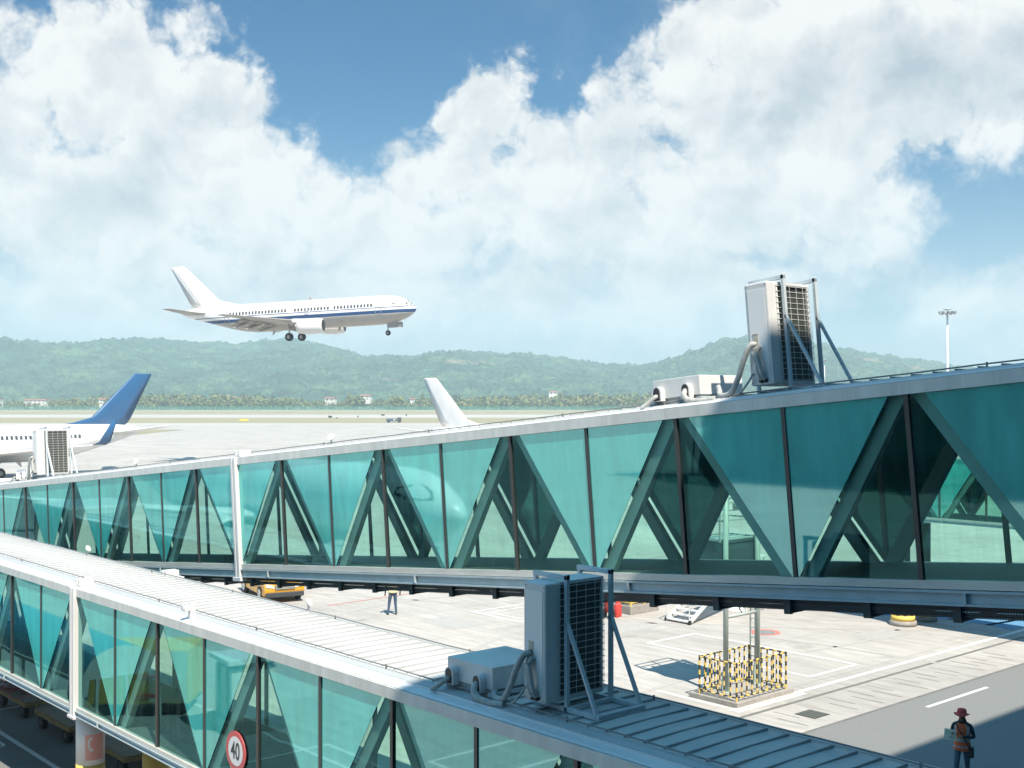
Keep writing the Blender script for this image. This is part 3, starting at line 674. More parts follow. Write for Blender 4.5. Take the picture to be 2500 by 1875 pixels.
column(11.6, 25.3, 'plain white column behind the telephone column', False)

# ------------------------------------------------------------------ rooftop cooling units
COIL = mat('condenser_coil', (.085, .095, .085), .5, .3, var=.3, vscale=40, stretch=(1, 1, 4))
PANEL = mat('unit_panel', (.70, .71, .70), .38, var=.16, vscale=2.2, stretch=(1.5, 1.5, .5))
def ac_unit(label, loc, rot=(0, 0, 0)):
    t_ = thing('cooling_unit', label, 'air conditioner', loc, rot, 'upright cooling units on the bridge roofs')
    Wd, D, h0, h1 = 1.04, .41, .12, 1.62
    b = MB(); b.box(0, .27, 0, D, h0, h1); c = b.build('casing', PANEL, t_, bevel=.025)
    b = MB(); b.box(-.006, -.001, .05, D - .05, h0 + .10, h1 - .10); b.build('access_panel', mat('panel_light', (.78, .79, .78), .4), c, bevel=.002)
    b = MB(); b.box(.27, Wd, .01, D - .01, h1 - .04, h1); b.box(.27, Wd, .02, D - .02, h0, h0 + .05); b.box(Wd - .03, Wd, .02, D - .01, h0 + .05, h1 - .04); b.box(.27, Wd - .03, D - .03, D - .01, h0 + .05, h1 - .04); b.build('top_and_base', PANEL, t_)
    b = MB(); b.box(.275, Wd - .035, .05, .30, h0 + .055, h1 - .045); b.build('coil', COIL, t_)
    b = MB()
    for i in range(18): z = h0 + .06 + i * (h1 - h0 - .12) / 17; b.box(.19, Wd, -.012, -.004, z - .003, z + .003)
    for i in range(6): x = .2 + i * (Wd - .21) / 5; b.box(x - .003, x + .003, -.010, -.006, h0 + .03, h1 - .03)
    for i in range(18): z = h0 + .06 + i * (h1 - h0 - .12) / 17; b.box(Wd + .004, Wd + .012, 0, D, z - .003, z + .003)
    b.build('wire_guard', mat('wire', (.68, .70, .68), .4), t_)
    b = MB(); F = mat('frame_grey', (.56, .63, .66), .45, var=.1)
    for x in (.27, Wd + .02):
        b.box(x, x + .055, -.10, -.05, 0, h1 + .10); b.box(x, x + .055, -.10, D + .12, h1 + .03, h1 + .09); b.box(x, x + .055, -.62, D + .05, .0, .06)
        b.box(x, x + .055, D + .06, D + .11, 0, h1 + .03); b.bar((x + .0275, -.60, .05), (x + .0275, -.075, 1.12), .055, .035)
    b.box(.27, Wd + .075, -.66, -.60, .002, .062); b.box(.325, Wd + .02, -.12, -.06, .003, .058); b.box(.325, Wd + .02, D + .055, D + .11, .003, .058)
    b.build('support_frame', F, t_, bevel=.004)
    b = MB(); b.box(-.012, -.004, .22, .30, .62, .86); b.box(-.014, -.003, .21, .31, .86, .875); b.build('rating_plate', mat('plate', (.55, .53, .42), .5, var=.4, vscale=30), t_)
    b = MB()
    b.tube(catmull([(-.02, .26, .72), (-.10, .30, .70), (-.12, .42, .5), (-.10, .55, .27), (-.05, .75, .06), (.0, .98, .04), (.1, 1.08, .12), (.12, 1.12, .20)]), .042, 10)
    b.tube(catmull([(-.02, .20, .68), (-.08, .22, .60), (-.09, .18, .45), (-.09, .14, .3), (-.02, .14, .2)]), .036, 10)
    b.tube(catmull([(-.02, .25, .68), (-.08, .26, .58), (-.09, .21, .45), (-.09, .20, .32), (-.02, .2, .2)]), .036, 10)
    b.tube(catmull([(-.02, .34, .3), (-.10, .40, .16), (-.06, .6, .03), (-.02, .85, .03)]), .016, 8)
    b.build('pipes', HOSE, t_, smooth=True)
    b = MB()
    for y in (.13, .20): b.cyl((-.03, y, .16), (-.03, y, .24), .022); b.cyl((-.05, y, .18), (.0, y, .18), .03)
    b.cyl((-.02, .26, .72), (.0, .27, .72), .05); b.build('valves', RUB, t_)
    b = MB()
    for (y, z) in ((.03, h1 - .05), (D - .04, h1 - .05), (.04, h0 + .04), (D - .04, h0 + .04), (.2, h0 + .03)): b.cyl((-.004, y, z), (.0, y, z), .009, n=8)
    b.build('screws', BLK, t_); return t_
RTOP = H + .265
near_ac = ac_unit('shaded upright cooling unit on the foreground bridge roof, seen almost to its foot', (10.06, 10.82, NZ + RTOP))
far_ac = ac_unit('half sunlit upright cooling unit standing against the sky on the sloping bridge', far_pt(.37, 10.32, RTOP), (-SL, 0, 0))
left_ac = ac_unit('small looking cooling unit at the left end of the sloping bridge before the parked plane', far_pt(.37, 39.7, RTOP), (-SL, 0, 0))
def duct_box(label, loc, rot=(0, 0, 0)):
    t_ = thing('air_handler_box', label, 'ventilation box', loc, rot, 'flat ventilation boxes beside the cooling units')
    b = MB(); b.box(0, 1.05, 0, .95, .10, .40); b.build('casing', PANEL, t_, bevel=.008)
    b = MB(); b.box(.05, 1.0, .05, .9, 0, .10); b.box(-.04, 1.09, -.04, .05, .02, .07); b.box(-.04, 1.09, .9, .99, .02, .07); b.build('skid', mat('skid', (.45, .5, .52), .5), t_)
    for y in (.22, .80):
        b = MB(); prof = [(-.09, 0), (.09, 0), (.09, .14)] + [(.09 * math.cos(a), .14 + .09 * math.sin(a)) for a in [R(10 * i) for i in range(1, 18)]] + [(-.09, .14)]
        b.prism(prof, lambda a, c, l: Vector((-l, y + a, .06 + c)), 0, .10); hd = b.build('pipe_hood', PANEL, t_)
        b = MB(); b.face([(-.1005, y + a * .75, .07 + c * .9) for a, c in prof]); b.build('opening', BLK, hd)
    b = MB(); b.tube(catmull([(-.08, .80, .14), (-.14, .82, .12), (-.2, .92, .03), (-.24, 1.0, -.02)]), .035, 8); b.tube(catmull([(-.08, .22, .18), (-.15, .2, .10), (-.17, .1, .02), (-.15, -.1, -.01), (-.1, -.35, .0)]), .045, 10)
    b.build('pipes', HOSE, t_, smooth=True); return t_
duct_box('shaded flat grey box left of the cooling unit on the foreground roof', (10.08, 11.86, NZ + RTOP))
duct_box('white flat box left of the tall cooling unit on the sloping roof', far_pt(.39, 11.7, RTOP), (-SL, 0, 0))
duct_box('white flat box at the far left end of the sloping roof', far_pt(.39, 40.8, RTOP), (-SL, 0, 0))
def flood(label, loc, rz):
    t_ = thing('roof_floodlight', label, 'floodlight', loc, (0, 0, rz), 'small round lamps on the bridge roofs')
    b = MB(); b.lathe((0, 0, .16), (1, 0, .5), [(-.05, .02), (-.035, .06), (0, .085), (.01, .08)], 20); b.build('lamp_head', WHITE, t_)
    b = MB(); b.bar((-.02, 0, -.02), (-.02, 0, .14), .03, .03); b.build('bracket', ALU, t_)
flood('round white lamp on the rear roof edge at the left', (NX + WD - .25, 29.6, NZ + H + .245), R(-60))
flood('round white lamp on the rear roof edge in front of the yellow car', (NX + WD - .25, 19.1, NZ + H + .245), R(-60))
flood('small white lamp on the sloping roof left of the middle', far_pt(.3, 21.9, H + .26), R(200))
flood('small white lamp on the sloping roof near the parked blue tailed plane', far_pt(.3, 31.9, H + .26), R(200))
b = MB(); b.box(-.05, .05, -.05, .05, 0, .30); b.box(-.16, -.04, -.05, .05, .16, .26); b.cyl((-.19, 0, .21), (-.15, 0, .21), .05)
tag(b.build('roof_camera', WHITE, None, .008, loc=(NX + .14, 20.0, NZ + H + .2)), 'small white camera box on the front eave of the foreground bridge', 'camera')

# ------------------------------------------------------------------ speed sign
def speed_sign():
    x, y = NX - .005, 18.05
    t_ = thing('speed_sign', 'round red rimmed speed limit sign reading 40 fixed to the foreground bridge', 'road sign', (x, y, 0), (0, 0, R(-90)))
    zc = 3.27
    b = MB(); b.box(-.22, -.18, -.0125, -.0105, 2.675, zc - .1); b.box(.18, .22, -.0125, -.0105, 2.675, zc - .1); b.build('bracket', mat('pole_grey', (.4, .42, .43), .4, .5), t_)
    b = MB(); b.cyl((0, -.013, zc), (0, -.028, zc), .335, n=48); b.build('rim', mat('sign_red', (.62, .10, .10), .4), t_)
    b = MB(); b.cyl((0, -.0128, zc), (0, -.011, zc), .33, n=48); b.build('back_plate', mat('sign_back', (.55, .60, .60), .5), t_)
    b = MB(); b.cyl((0, -.0285, zc), (0, -.031, zc), .245, n=48); f = b.build('face', mat('sign_white', (.78, .78, .78), .4), t_)
    cu = bpy.data.curves.new('digits', 'FONT'); cu.body = '40'; cu.align_x = 'CENTER'; cu.align_y = 'CENTER'; cu.size = .36; cu.offset = .006; cu.extrude = .001
    cu.materials.append(mat('sign_black', (.05, .05, .055), .5)); o = bpy.data.objects.new('digits', cu); COL.objects.link(o); o.parent = f
    o.location = (0, -.033, zc - .005); o.rotation_euler = (R(90), 0, 0); o.scale = (.86, 1.12, 1)
    dm = bpy.data.meshes.new_from_object(o.evaluated_get(bpy.context.evaluated_depsgraph_get())); o2 = bpy.data.objects.new('digits', dm); COL.objects.link(o2); o2.parent = f
    o2.location = o.location; o2.rotation_euler = o.rotation_euler; o2.scale = o.scale; bpy.data.objects.remove(o)
speed_sign()

# ------------------------------------------------------------------ light masts
def mast(u, d, h, label):
    x, y = at(u, d); t_ = thing('light_mast', label, 'light mast', (x, y, 0), (0, 0, 0), 'tall floodlight masts')
    b = MB(); b.cyl((0, 0, 0), (0, 0, h), .42, .2, 12); b.build('pole', WHITE, t_)
    b = MB(); b.cyl((0, 0, h - 1.0), (0, 0, h - .9), 1.3, n=16); b.cyl((0, 0, h - .2), (0, 0, h - .1), .9, n=16)
    for i in range(10):
        a = i * math.pi / 5; b.bar((0, 0, h - .95), (1.6 * math.cos(a), 1.6 * math.sin(a), h - .95), .08, .08)
    hd = b.build('lamp_ring', mat('mast_grey', (.35, .37, .38), .5, .3), t_)
    for i in range(10):
        a = i * math.pi / 5; M = Matrix.Translation((1.65 * math.cos(a), 1.65 * math.sin(a), h - .9)) @ Matrix.Rotation(a, 4, 'Z') @ Matrix.Rotation(.5, 4, 'Y')
        b = MB(); b.box(-.2, .25, -.28, .28, -.3, .35, 0, M); b.build('lamp', mat('lamp_grey', (.28, .3, .3), .4), hd)
mast(2313, 270, 29.5, 'tall white light mast rising above the right end of the sloping bridge')
mast(2013, 640, 30.5, 'faraway light mast between cooling unit frame and hill')

# ------------------------------------------------------------------ airliners
WH = dict(); 
def livery(name, up, belly, bands, zb=-.6, soft=.06):
    """paint by height on the fuselage; bands = [(z0, z1, colour)]"""
    mt = bpy.data.materials.new(name); mt.use_nodes = True; t = mt.node_tree; bs = t.nodes['Principled BSDF']; bs.inputs['Roughness'].default_value = .32
    N = t.nodes.new; L = t.links.new
    tcn = N('ShaderNodeTexCoord'); sp = N('ShaderNodeSeparateXYZ'); L(tcn.outputs['Object'], sp.inputs[0])
    def step(z):
        n = N('ShaderNodeMapRange'); n.inputs[1].default_value = z - .015; n.inputs[2].default_value = z + .015; L(sp.outputs[2], n.inputs[0]); return n.outputs[0]
    def mix(f, a, b_):
        n = N('ShaderNodeMix'); n.data_type = 'RGBA'; L(f, n.inputs[0])
        for i, v in ((6, a), (7, b_)):
            if isinstance(v, tuple): n.inputs[i].default_value = (*v, 1)
            else: L(v, n.inputs[i])
        return n.outputs[2]
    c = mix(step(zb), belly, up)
    for z0, z1, cc in bands:
        a = N('ShaderNodeMath'); a.operation = 'SUBTRACT'; L(step(z0), a.inputs[0]); L(step(z1), a.inputs[1]); c = mix(a.outputs[0], c, cc)
    nz = N('ShaderNodeTexNoise'); nz.inputs['Scale'].default_value = .8; nz.inputs['Detail'].default_value = 8; L(tcn.outputs['Object'], nz.inputs['Vector'])
    mr = N('ShaderNodeMapRange'); mr.inputs[1].default_value = .35; mr.inputs[2].default_value = .65; mr.inputs[3].default_value = .9; L(nz.outputs[0], mr.inputs[0])
    sc_ = N('ShaderNodeVectorMath'); sc_.operation = 'SCALE'; L(c, sc_.inputs[0]); L(mr.outputs[0], sc_.inputs['Scale']); L(sc_.outputs[0], bs.inputs['Base Color']); return mt
SECT = [(18.2, -.08, .04, .04), (18.1, -.08, .28, .28), (17.8, -.07, .60, .58), (17.2, -.05, .98, 1.0), (16.5, 0, 1.28, 1.35), (16.0, .05, 1.45, 1.56), (15.2, .05, 1.65, 1.77), (14.0, .03, 1.81, 1.93), (12.8, 0, 1.86, 1.99), (11, 0, 1.88, 2.0),
        (0, 0, 1.88, 2.0), (-6.5, .0, 1.88, 2.0), (-8.5, .12, 1.83, 1.88), (-10.5, .34, 1.66, 1.66), (-12.5, .60, 1.40, 1.38), (-14.5, .86, 1.06, 1.08), (-16.3, 1.06, .70, .76), (-17.6, 1.18, .42, .48), (-18.2, 1.24, .24, .28)]
def sec(x):
    for a, b_ in zip(SECT, SECT[1:]):
        if a[0] >= x >= b_[0]:
            t = (a[0] - x) / (a[0] - b_[0]); return [a[i] + (b_[i] - a[i]) * t for i in range(4)]
    return SECT[-1]
def surf(x, th, off=.0):
    _, zc, ry, rz = sec(x); return Vector((x, -(ry + off) * math.sin(th), zc + (rz + off) * math.cos(th)))
def th_at(x, z):
    _, zc, ry, rz = sec(x); return math.acos(max(-1, min(1, (z - zc) / rz)))
AIRF = [(1, .0), (.72, .5), (.42, .92), (.18, .9), (.05, .5), (0, 0), (.05, -.42), (.18, -.62), (.42, -.6), (.72, -.3)]
def wing(b, secs, mi=0):      # secs: (leading edge point, chord, thickness, normal)
    b.loft([[Vector(le) + Vector((-c * x, 0, 0)) + Vector(n) * t * th / 2 for x, t in AIRF] for le, c, th, n in secs], mi)
def airliner(label, loc, rot, body, finm, wingm, engm, group=None, scale=1, winglet=None, flaps=False, gear=True, sides=(1,), doorm=None):
    t_ = thing('airliner', label, 'airplane', loc, rot, group, scale)
    b = MB(); n = 36
    b.loft([[Vector((x, -ry * math.sin(2 * math.pi * i / n), zc + rz * math.cos(2 * math.pi * i / n))) for i in range(n)] for x, zc, ry, rz in SECT])
    b.build('fuselage', body, t_, smooth=True)
    b = MB(); wing(b, [((-7.2, 0, 1.75), 9.0, .12, (0, 1, 0)), ((-9.9, 0, 2.15), 6.8, .3, (0, 1, 0)), ((-12.2, 0, 2.75), 4.9, .46, (0, 1, 0)), ((-17.3, 0, 7.6), 2.35, .24, (0, 1, 0)), ((-17.6, 0, 7.75), 2.0, .10, (0, 1, 0))])
    fin = b.build('fin', finm, t_, smooth=True)
    if doorm:
        b = MB(); b.bar((-15.2, -.13, 2.2), (-18.7, -.10, 7.1), .03, .02, up=(0, 1, 0)); b.build('rudder_line', doorm, fin)
    for sd in (1, -1):        # 1 = starboard
        b = MB(); N_ = (0, 0, 1); y = lambda v: -v * sd
        wing(b, [((5.0, y(.9), -1.25), 8.2, .9, N_), ((3.4, y(1.9), -1.15), 6.9, .8, N_), ((1.0, y(4.9), -.82), 4.5, .52, N_), ((-4.7, y(13.6), .12), 1.75, .2, N_), ((-5.1, y(14.3), .2), 1.3, .08, N_)])
        w = b.build('wing', wingm, t_, smooth=True)
        if winglet:
            b = MB(); wing(b, [((-4.9, y(14.2), .18), 1.5, .09, (0, 0, 1)), ((-5.4, y(14.6), .5), 1.25, .08, (0, sd * .7, .7)), ((-6.6, y(14.95), 2.6), .55, .05, (0, sd, .1))]); b.build('winglet', winglet, w, smooth=True)
        if flaps:
            for (ya, yb, xa, xb, dz) in ((2.2, 4.6, -3.3, -3.5, -.95), (5.2, 10.2, -3.4, -4.9, -.70)):
                for q in range(2):
                    b = MB(); z0 = -1.5 + ya * .09 - q * .28; x0 = xa - q * .75
                    b.loft([[Vector((x0 + sg * (k0), y(yy), zz + (k0) * .55 + hh)) for sg, k0, hh in ((1, .45, .05), (1, .0, .09), (1, -.6, .0), (1, 0., -.05))] for yy, zz in ((ya, z0), (yb, z0 + (yb - ya) * .09))][::1]); 
                    for v in b.bm.verts:
                        yy = abs(v.co.y); v.co.x += (xb - xa) * (yy - ya) / (yb - ya)
                    b.build('flap', wingm, w)
            for yy in (3.3, 6.4, 9.0):
                b = MB(); x0 = -1.2 - yy * .28; z0 = -1.65 + yy * .085; b.lathe((x0, y(yy), z0), (-1, 0, -.22), [(0, .02), (.5, .16), (1.6, .2), (2.6, .12), (3.1, .02)], 12); b.build('flap_fairing', wingm, w)
        b = MB(); wing(b, [((-13.6, y(.5), .95), 3.6, .36, N_), ((-14.6, y(2.0), 1.12), 2.9, .28, N_), ((-17.2, y(6.3), 1.75), 1.25, .1, N_)]); b.build('tailplane', wingm, t_, smooth=True)
        ez = -1.72; b = MB()
        b.lathe((5.5, y(4.83), ez), (-1, 0, -.02), [(0, .80), (.06, .90), (.35, 1.0), (1.1, 1.06), (2.2, 1.03), (3.1, .92), (3.9, .74), (3.92, .60)], 32); e_ = b.build('engine_nacelle', engm, t_)
        b = MB(); b.lathe((5.52, y(4.83), ez), (-1, 0, 0), [(0, .77), (.02, .78)], 24); b.build('fan', BLK, e_)
        b = MB(); b.lathe((1.7, y(4.83), ez - .05), (-1, 0, -.03), [(0, .55), (.5, .5), (1.1, .30), (1.5, .04)], 20); b.build('exhaust_cone', mat('exhaust', (.22, .19, .16), .4, .8), e_)
        b = MB(); b.prism([(3.9, -.72), (1.2, -.55), (-.6, -.85), (1.4, -1.1)], lambda a, c, l: Vector((a, y(4.83) + l, c)), -.17, .17); b.build('pylon', engm, t_)
    for sd in sides:
        s_ = 1 if sd == 1 else -1
        def patch(bb, x0, x1, z0, z1, off, nz=3, mi=0):
            for k in range(nz):
                za, zb = z0 + (z1 - z0) * k / nz, z0 + (z1 - z0) * (k + 1) / nz
                bb.face([surf(x, s_ * th_at(x, z), off) for x, z in ((x0, za), (x1, za), (x1, zb), (x0, zb))], mi)
        skip = lambda k: k in (12, 24, 25)
        for k in range(44):
            if skip(k): continue
            x = 11.9 - k * .508; b = MB(); patch(b, x - .15, x + .15, .48, .90, .012, 2); b.build('cabin_window', mat('window_dark', (.07, .075, .085), .15), t_)
        if doorm:
            for x, z0, z1, w_ in ((12.9, -.75, 1.05, .86), (-10.6, -.55, 1.0, .76), (1.95, -.05, .95, .5)):
                b = MB(); r_ = .09
                for (a0, a1, c0, c1) in ((-w_ / 2, w_ / 2, z0, z0 + r_), (-w_ / 2, w_ / 2, z1 - r_, z1), (-w_ / 2, -w_ / 2 + r_, z0, z1), (w_ / 2 - r_, w_ / 2, z0, z1)): patch(b, x + a0, x + a1, c0, c1, .014, 6 if c1 - c0 > .2 else 1)
                b.box(0, .0001, 0, .0001, 0, .0001) if False else None
                dr = b.build('door', doorm, t_)
                b = MB(); patch(b, x - .1, x + .1, .38, .43, .016, 1); b.build('handle', BLK, dr)
    for s_ in (1, -1):         # windscreen panes
        for pane in (((17.12, .60), (16.42, .58), (16.32, 1.24), (16.80, .98)), ((16.34, .58), (15.62, .62), (15.62, 1.24), (16.24, 1.27)), ((15.54, .64), (14.95, .72), (15.05, 1.14), (15.54, 1.23))):
            b = MB(); b.face([surf(x, s_ * th_at(x, z), .02) for x, z in pane]); b.build('cockpit_window', mat('cockpit_glass', (.015, .018, .022), .35, spec=.3), t_)
    if gear:
        def wheelset(x, y, z, r, w, ztop, name):
            b = MB(); b.cyl((x, y, z), (x + .05, y * .94, ztop), .10, .13, 10); b.bar((x, y, z + .5), (x + .9, y * .92, ztop), .08, .08); g_ = b.build(name, mat('gear_grey', (.5, .5, .5), .4, .3), t_)
            for q in (-w, w):
                b = MB(); b.lathe((x, y + q - .16, z), (0, 1, 0), [(0, r * .72), (.03, r * .94), (.16, r), (.29, r * .94), (.32, r * .72)], 26); wl = b.build('wheel', RUB, g_)
                b = MB(); b.cyl((x, y + q - .17, z), (x, y + q + .17, z), r * .45, n=16); b.build('rim', mat('rim_grey', (.35, .35, .35), .4, .6), wl)
        wheelset(-.6, -2.62, -2.95, .56, .26, -1.1, 'main_gear'); wheelset(-.6, 2.62, -2.95, .56, .26, -1.1, 'main_gear'); wheelset(13.7, 0, -3.15, .36, .14, -1.6, 'nose_gear')
        for sg in (1, -1):
            b = MB(); b.box(13.9, 15.9, sg * .42 - .02, sg * .42 + .02, -2.45, -1.72); b.build('gear_door', wingm, t_)
    b = MB(); b.prism([(2.3, 1.98), (1.8, 1.98), (1.95, 2.4), (2.15, 2.4)], lambda a, c, l: Vector((a, l, c)), -.03, .03)
    b.prism([(-3.6, -2.02), (-4.1, -2.0), (-4.2, -2.5), (-4.05, -2.5)], lambda a, c, l: Vector((a, l, c)), -.03, .03)
    b.prism([(6.6, -2.0), (6.1, -2.0), (6.15, -2.45), (6.3, -2.45)], lambda a, c, l: Vector((a, l, c)), -.03, .03); b.build('antennas', wingm, t_)
    return t_
SEAMG = mat('seam_grey', (.27, .27, .28), .5)
WHP = mat('aircraft_white', (.80, .79, .77), .32, var=.05, vscale=1.2)
WINGM = mat('wing_grey', (.40, .37, .34), .45, .1, var=.22, vscale=1.5)
ENGM = mat('nacelle_white', (.74, .72, .69), .35, var=.1, vscale=1.5)
FINL = livery('fin_white', (.80, .78, .76), (.80, .78, .76), [])
def heading(az_cam):       # angle in the site frame of a direction given in the camera frame (x right, y ahead)
    x, y = C2S(*az_cam); return math.atan2(y, x)
d0 = 164; u0 = 728; v0 = 770
xy = at(u0, d0)
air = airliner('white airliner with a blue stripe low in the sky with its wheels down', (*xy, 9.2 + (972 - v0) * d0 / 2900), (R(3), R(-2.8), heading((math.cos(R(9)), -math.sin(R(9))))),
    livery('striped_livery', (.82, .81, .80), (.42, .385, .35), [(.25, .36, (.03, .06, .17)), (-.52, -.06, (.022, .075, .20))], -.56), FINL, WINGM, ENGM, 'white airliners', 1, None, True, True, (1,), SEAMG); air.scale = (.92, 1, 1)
# nose cap band: dark anti-glare patch in front of the windscreen
b = MB(); b.loft([[surf(x, th, .012) for th in (-1.15, -.75, -.35, 0, .35, .75, 1.15)] for x in (17.95, 17.6, 17.15, 16.95)], caps=False); b.build('antiglare_panel', mat('antiglare', (.03, .03, .035), .7), air)
GZ = 3.5
h1 = heading((-math.cos(R(47)), -math.sin(R(47))))
def place_tail(u, d, hd, sc):   # put the tail cone of a parked plane at image column u
    x, y = at(u, d); return (x + 18 * sc * math.cos(hd), y + 18 * sc * math.sin(hd), GZ * sc * .99)
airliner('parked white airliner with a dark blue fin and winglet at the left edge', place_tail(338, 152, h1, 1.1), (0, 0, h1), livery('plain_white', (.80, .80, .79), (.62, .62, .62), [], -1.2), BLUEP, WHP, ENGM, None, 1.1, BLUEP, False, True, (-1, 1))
h2 = heading((.74, -.67))
airliner('white airliner of which only the plain white fin shows above the sloping bridge', place_tail(1058, 152, h2, 1.05), (0, 0, h2), bpy.data.materials['plain_white'], FINL, WHP, ENGM, 'white airliners', 1.05, None, False, True, (1,))
airliner('parked white airliner whose nose is mirrored in the frosted glass of the sloping bridge', (-8.1, 44 + 19.1, GZ * 1.05), (0, 0, R(-90)), bpy.data.materials['plain_white'], BLUEP, WHP, ENGM, 'white airliners', 1.05, None, False, True, ())

# ------------------------------------------------------------------ docking guidance stand inside its hazard cage
b = MB(); b.box(28.25, 31.06, 22.03, 23.9, 0, .15); tag(b.build('concrete_plinth', CONC, None, .015), 'low weathered concrete plinth under the yellow and black cage', 'plinth')
def cage():
    t_ = thing('safety_cage', 'yellow and black striped pipe cage standing on the concrete plinth', 'safety barrier', (28.36, 22.15, .15))
    X, Y, Z, r = 2.45, 1.42, 1.16, .024
    def striped(b, p, q, rr=r, s=.15, ph=0):
        p, q = Vector(p), Vector(q); L = (q - p).length; n = max(1, round(L / s))
        for i in range(n): b.cyl(p.lerp(q, i / n), p.lerp(q, (i + 1) / n), rr, n=8, mi=(i + ph) % 2, caps=False)
    MM = [YEL, BLK]
    for (p, q) in (((0, 0), (X, 0)), ((X, 0), (X, Y)), ((X, Y), (0, Y)), ((0, Y), (0, 0))):
        b = MB(); L = (Vector(q) - Vector(p)).length; n = round(L / .235)
        for z in (.12, Z - .03): striped(b, (*p, z), (*q, z), ph=int(z < 1))
        for i in range(1, n):
            t = i / n; x, y = p[0] + (q[0] - p[0]) * t, p[1] + (q[1] - p[1]) * t; striped(b, (x, y, .12), (x, y, Z - .03), ph=i)
        b.build('rail_panel', MM, t_, smooth=True)
    for (x, y) in ((0, 0), (X, 0), (X, Y), (0, Y)):
        b = MB(); striped(b, (x, y, 0), (x, y, Z), .03); b.build('corner_post', MM, t_, smooth=True)
cage()
def guidance():
    t_ = thing('guidance_stand', 'pale grey two pole docking display stand rising out of the hazard cage', 'display stand', (29.08, 23.13, .15))
    G = mat('stand_grey', (.40, .47, .45), .45, var=.1); Wd = 1.57
    for x in (0, Wd):
        b = MB(); b.cyl((0 + x, 0, 0), (x, 0, 6.9), .082, n=20); b.box(x - .17, x + .17, -.17, .17, 0, .03); b.cyl((x, 0, 6.9), (x, 0, 6.93), .09, n=16); pl = b.build('pole', G, t_)
        b = MB(); 
        for a in range(4):
            M = Matrix.Translation((x, 0, 0)) @ Matrix.Rotation(a * math.pi / 2, 4, 'Z')
            b.prism([(.08, .03), (.17, .03), (.14, .55), (.08, .72)], lambda p, c, l: M @ Vector((p, l, c)), -.008, .008)
        b.build('foot_bracket', G, pl)
    b = MB(); b.box(-.05, Wd + .05, .12, 1.0, 3.25, 4.55); b.box(-.09, Wd + .09, .08, 1.04, 4.55, 4.6); b.build('display_box', mat('box_dark', (.05, .075, .085), .4), t_, bevel=.02)
    b = MB(); b.box(.1, Wd - .1, 1.002, 1.01, 3.4, 4.4); b.build('display_face', GLASSD, t_)
    b = MB()
    for z in (4.66, 5.25, 5.8): b.bar((-.1, .15, z), (Wd + .1, .15, z), .05, .05); b.bar((-.1, 1.25, z), (Wd + .1, 1.25, z), .05, .05); b.bar((-.1, .15, z), (-.1, 1.25, z), .05, .05); b.bar((Wd + .1, .15, z), (Wd + .1, 1.25, z), .05, .05)
    for (x, y) in ((-.1, .15), (Wd + .1, .15), (-.1, 1.25), (Wd + .1, 1.25), (Wd / 2, 1.25)): b.bar((x, y, 4.6), (x, y, 5.82), .05, .05)
    b.box(-.1, Wd + .1, .15, 1.25, 4.61, 4.64)
    b.build('service_platform', G, t_)
    b = MB()
    for z in (2.3, 6.4, 6.8): b.cyl((0, 0, z), (Wd, 0, z), .05, n=10)
    b.build('cross_tube', G, t_)
    b = MB(); b.bar((Wd + .25, .1, .3), (Wd + .25, .1, 4.6), .04, .04); b.bar((Wd + .25, .45, .3), (Wd + .25, .45, 4.6), .04, .04)
    for i in range(14): b.bar((Wd + .25, .1, .5 + i * .3), (Wd + .25, .45, .5 + i * .3), .025, .025)
    b.build('ladder', G, t_)
guidance()
def pad(x, y, label):
    t_ = thing('bridge_pillar', label, 'pillar', (x, y, 0), (0, 0, 0), 'yellow footed pillars of the distant bridge')
    b = MB(); b.lathe((0, 0, 0), (0, 0, 1), [(0, .55), (.18, .53), (.2, .48)], 28); b.build('concrete_foot', CONC, t_)
    b = MB(); b.lathe((0, 0, .2), (0, 0, 1), [(0, .475), (.2, .465), (.21, .1)], 28); b.build('yellow_band', YEL, t_)
    b = MB(); b.cyl((0, 0, .41), (0, 0, 4.03), .28, n=20); b.build('shaft', DKSTEEL, t_)
    b = MB()
    for i in range(8):
        a = i * math.pi / 4; M = Matrix.Rotation(a, 4, 'Z'); b.prism([(.27, .41), (.44, .41), (.27, .95)], lambda p, c, l: M @ Vector((p, l, c)), -.012, .012)
        b.cyl((.37 * math.cos(a + .39), .37 * math.sin(a + .39), .41), (.37 * math.cos(a + .39), .37 * math.sin(a + .39), .58), .022, n=8, mi=1)
    b.build('anchor_bolts', [DKSTEEL, ALU], t_)
pad(43.75, 25.75, 'yellow footed pillar of the distant bridge, nearer the cage'); pad(45.35, 25.75, 'yellow footed pillar of the distant bridge, beside the blue ground marking')

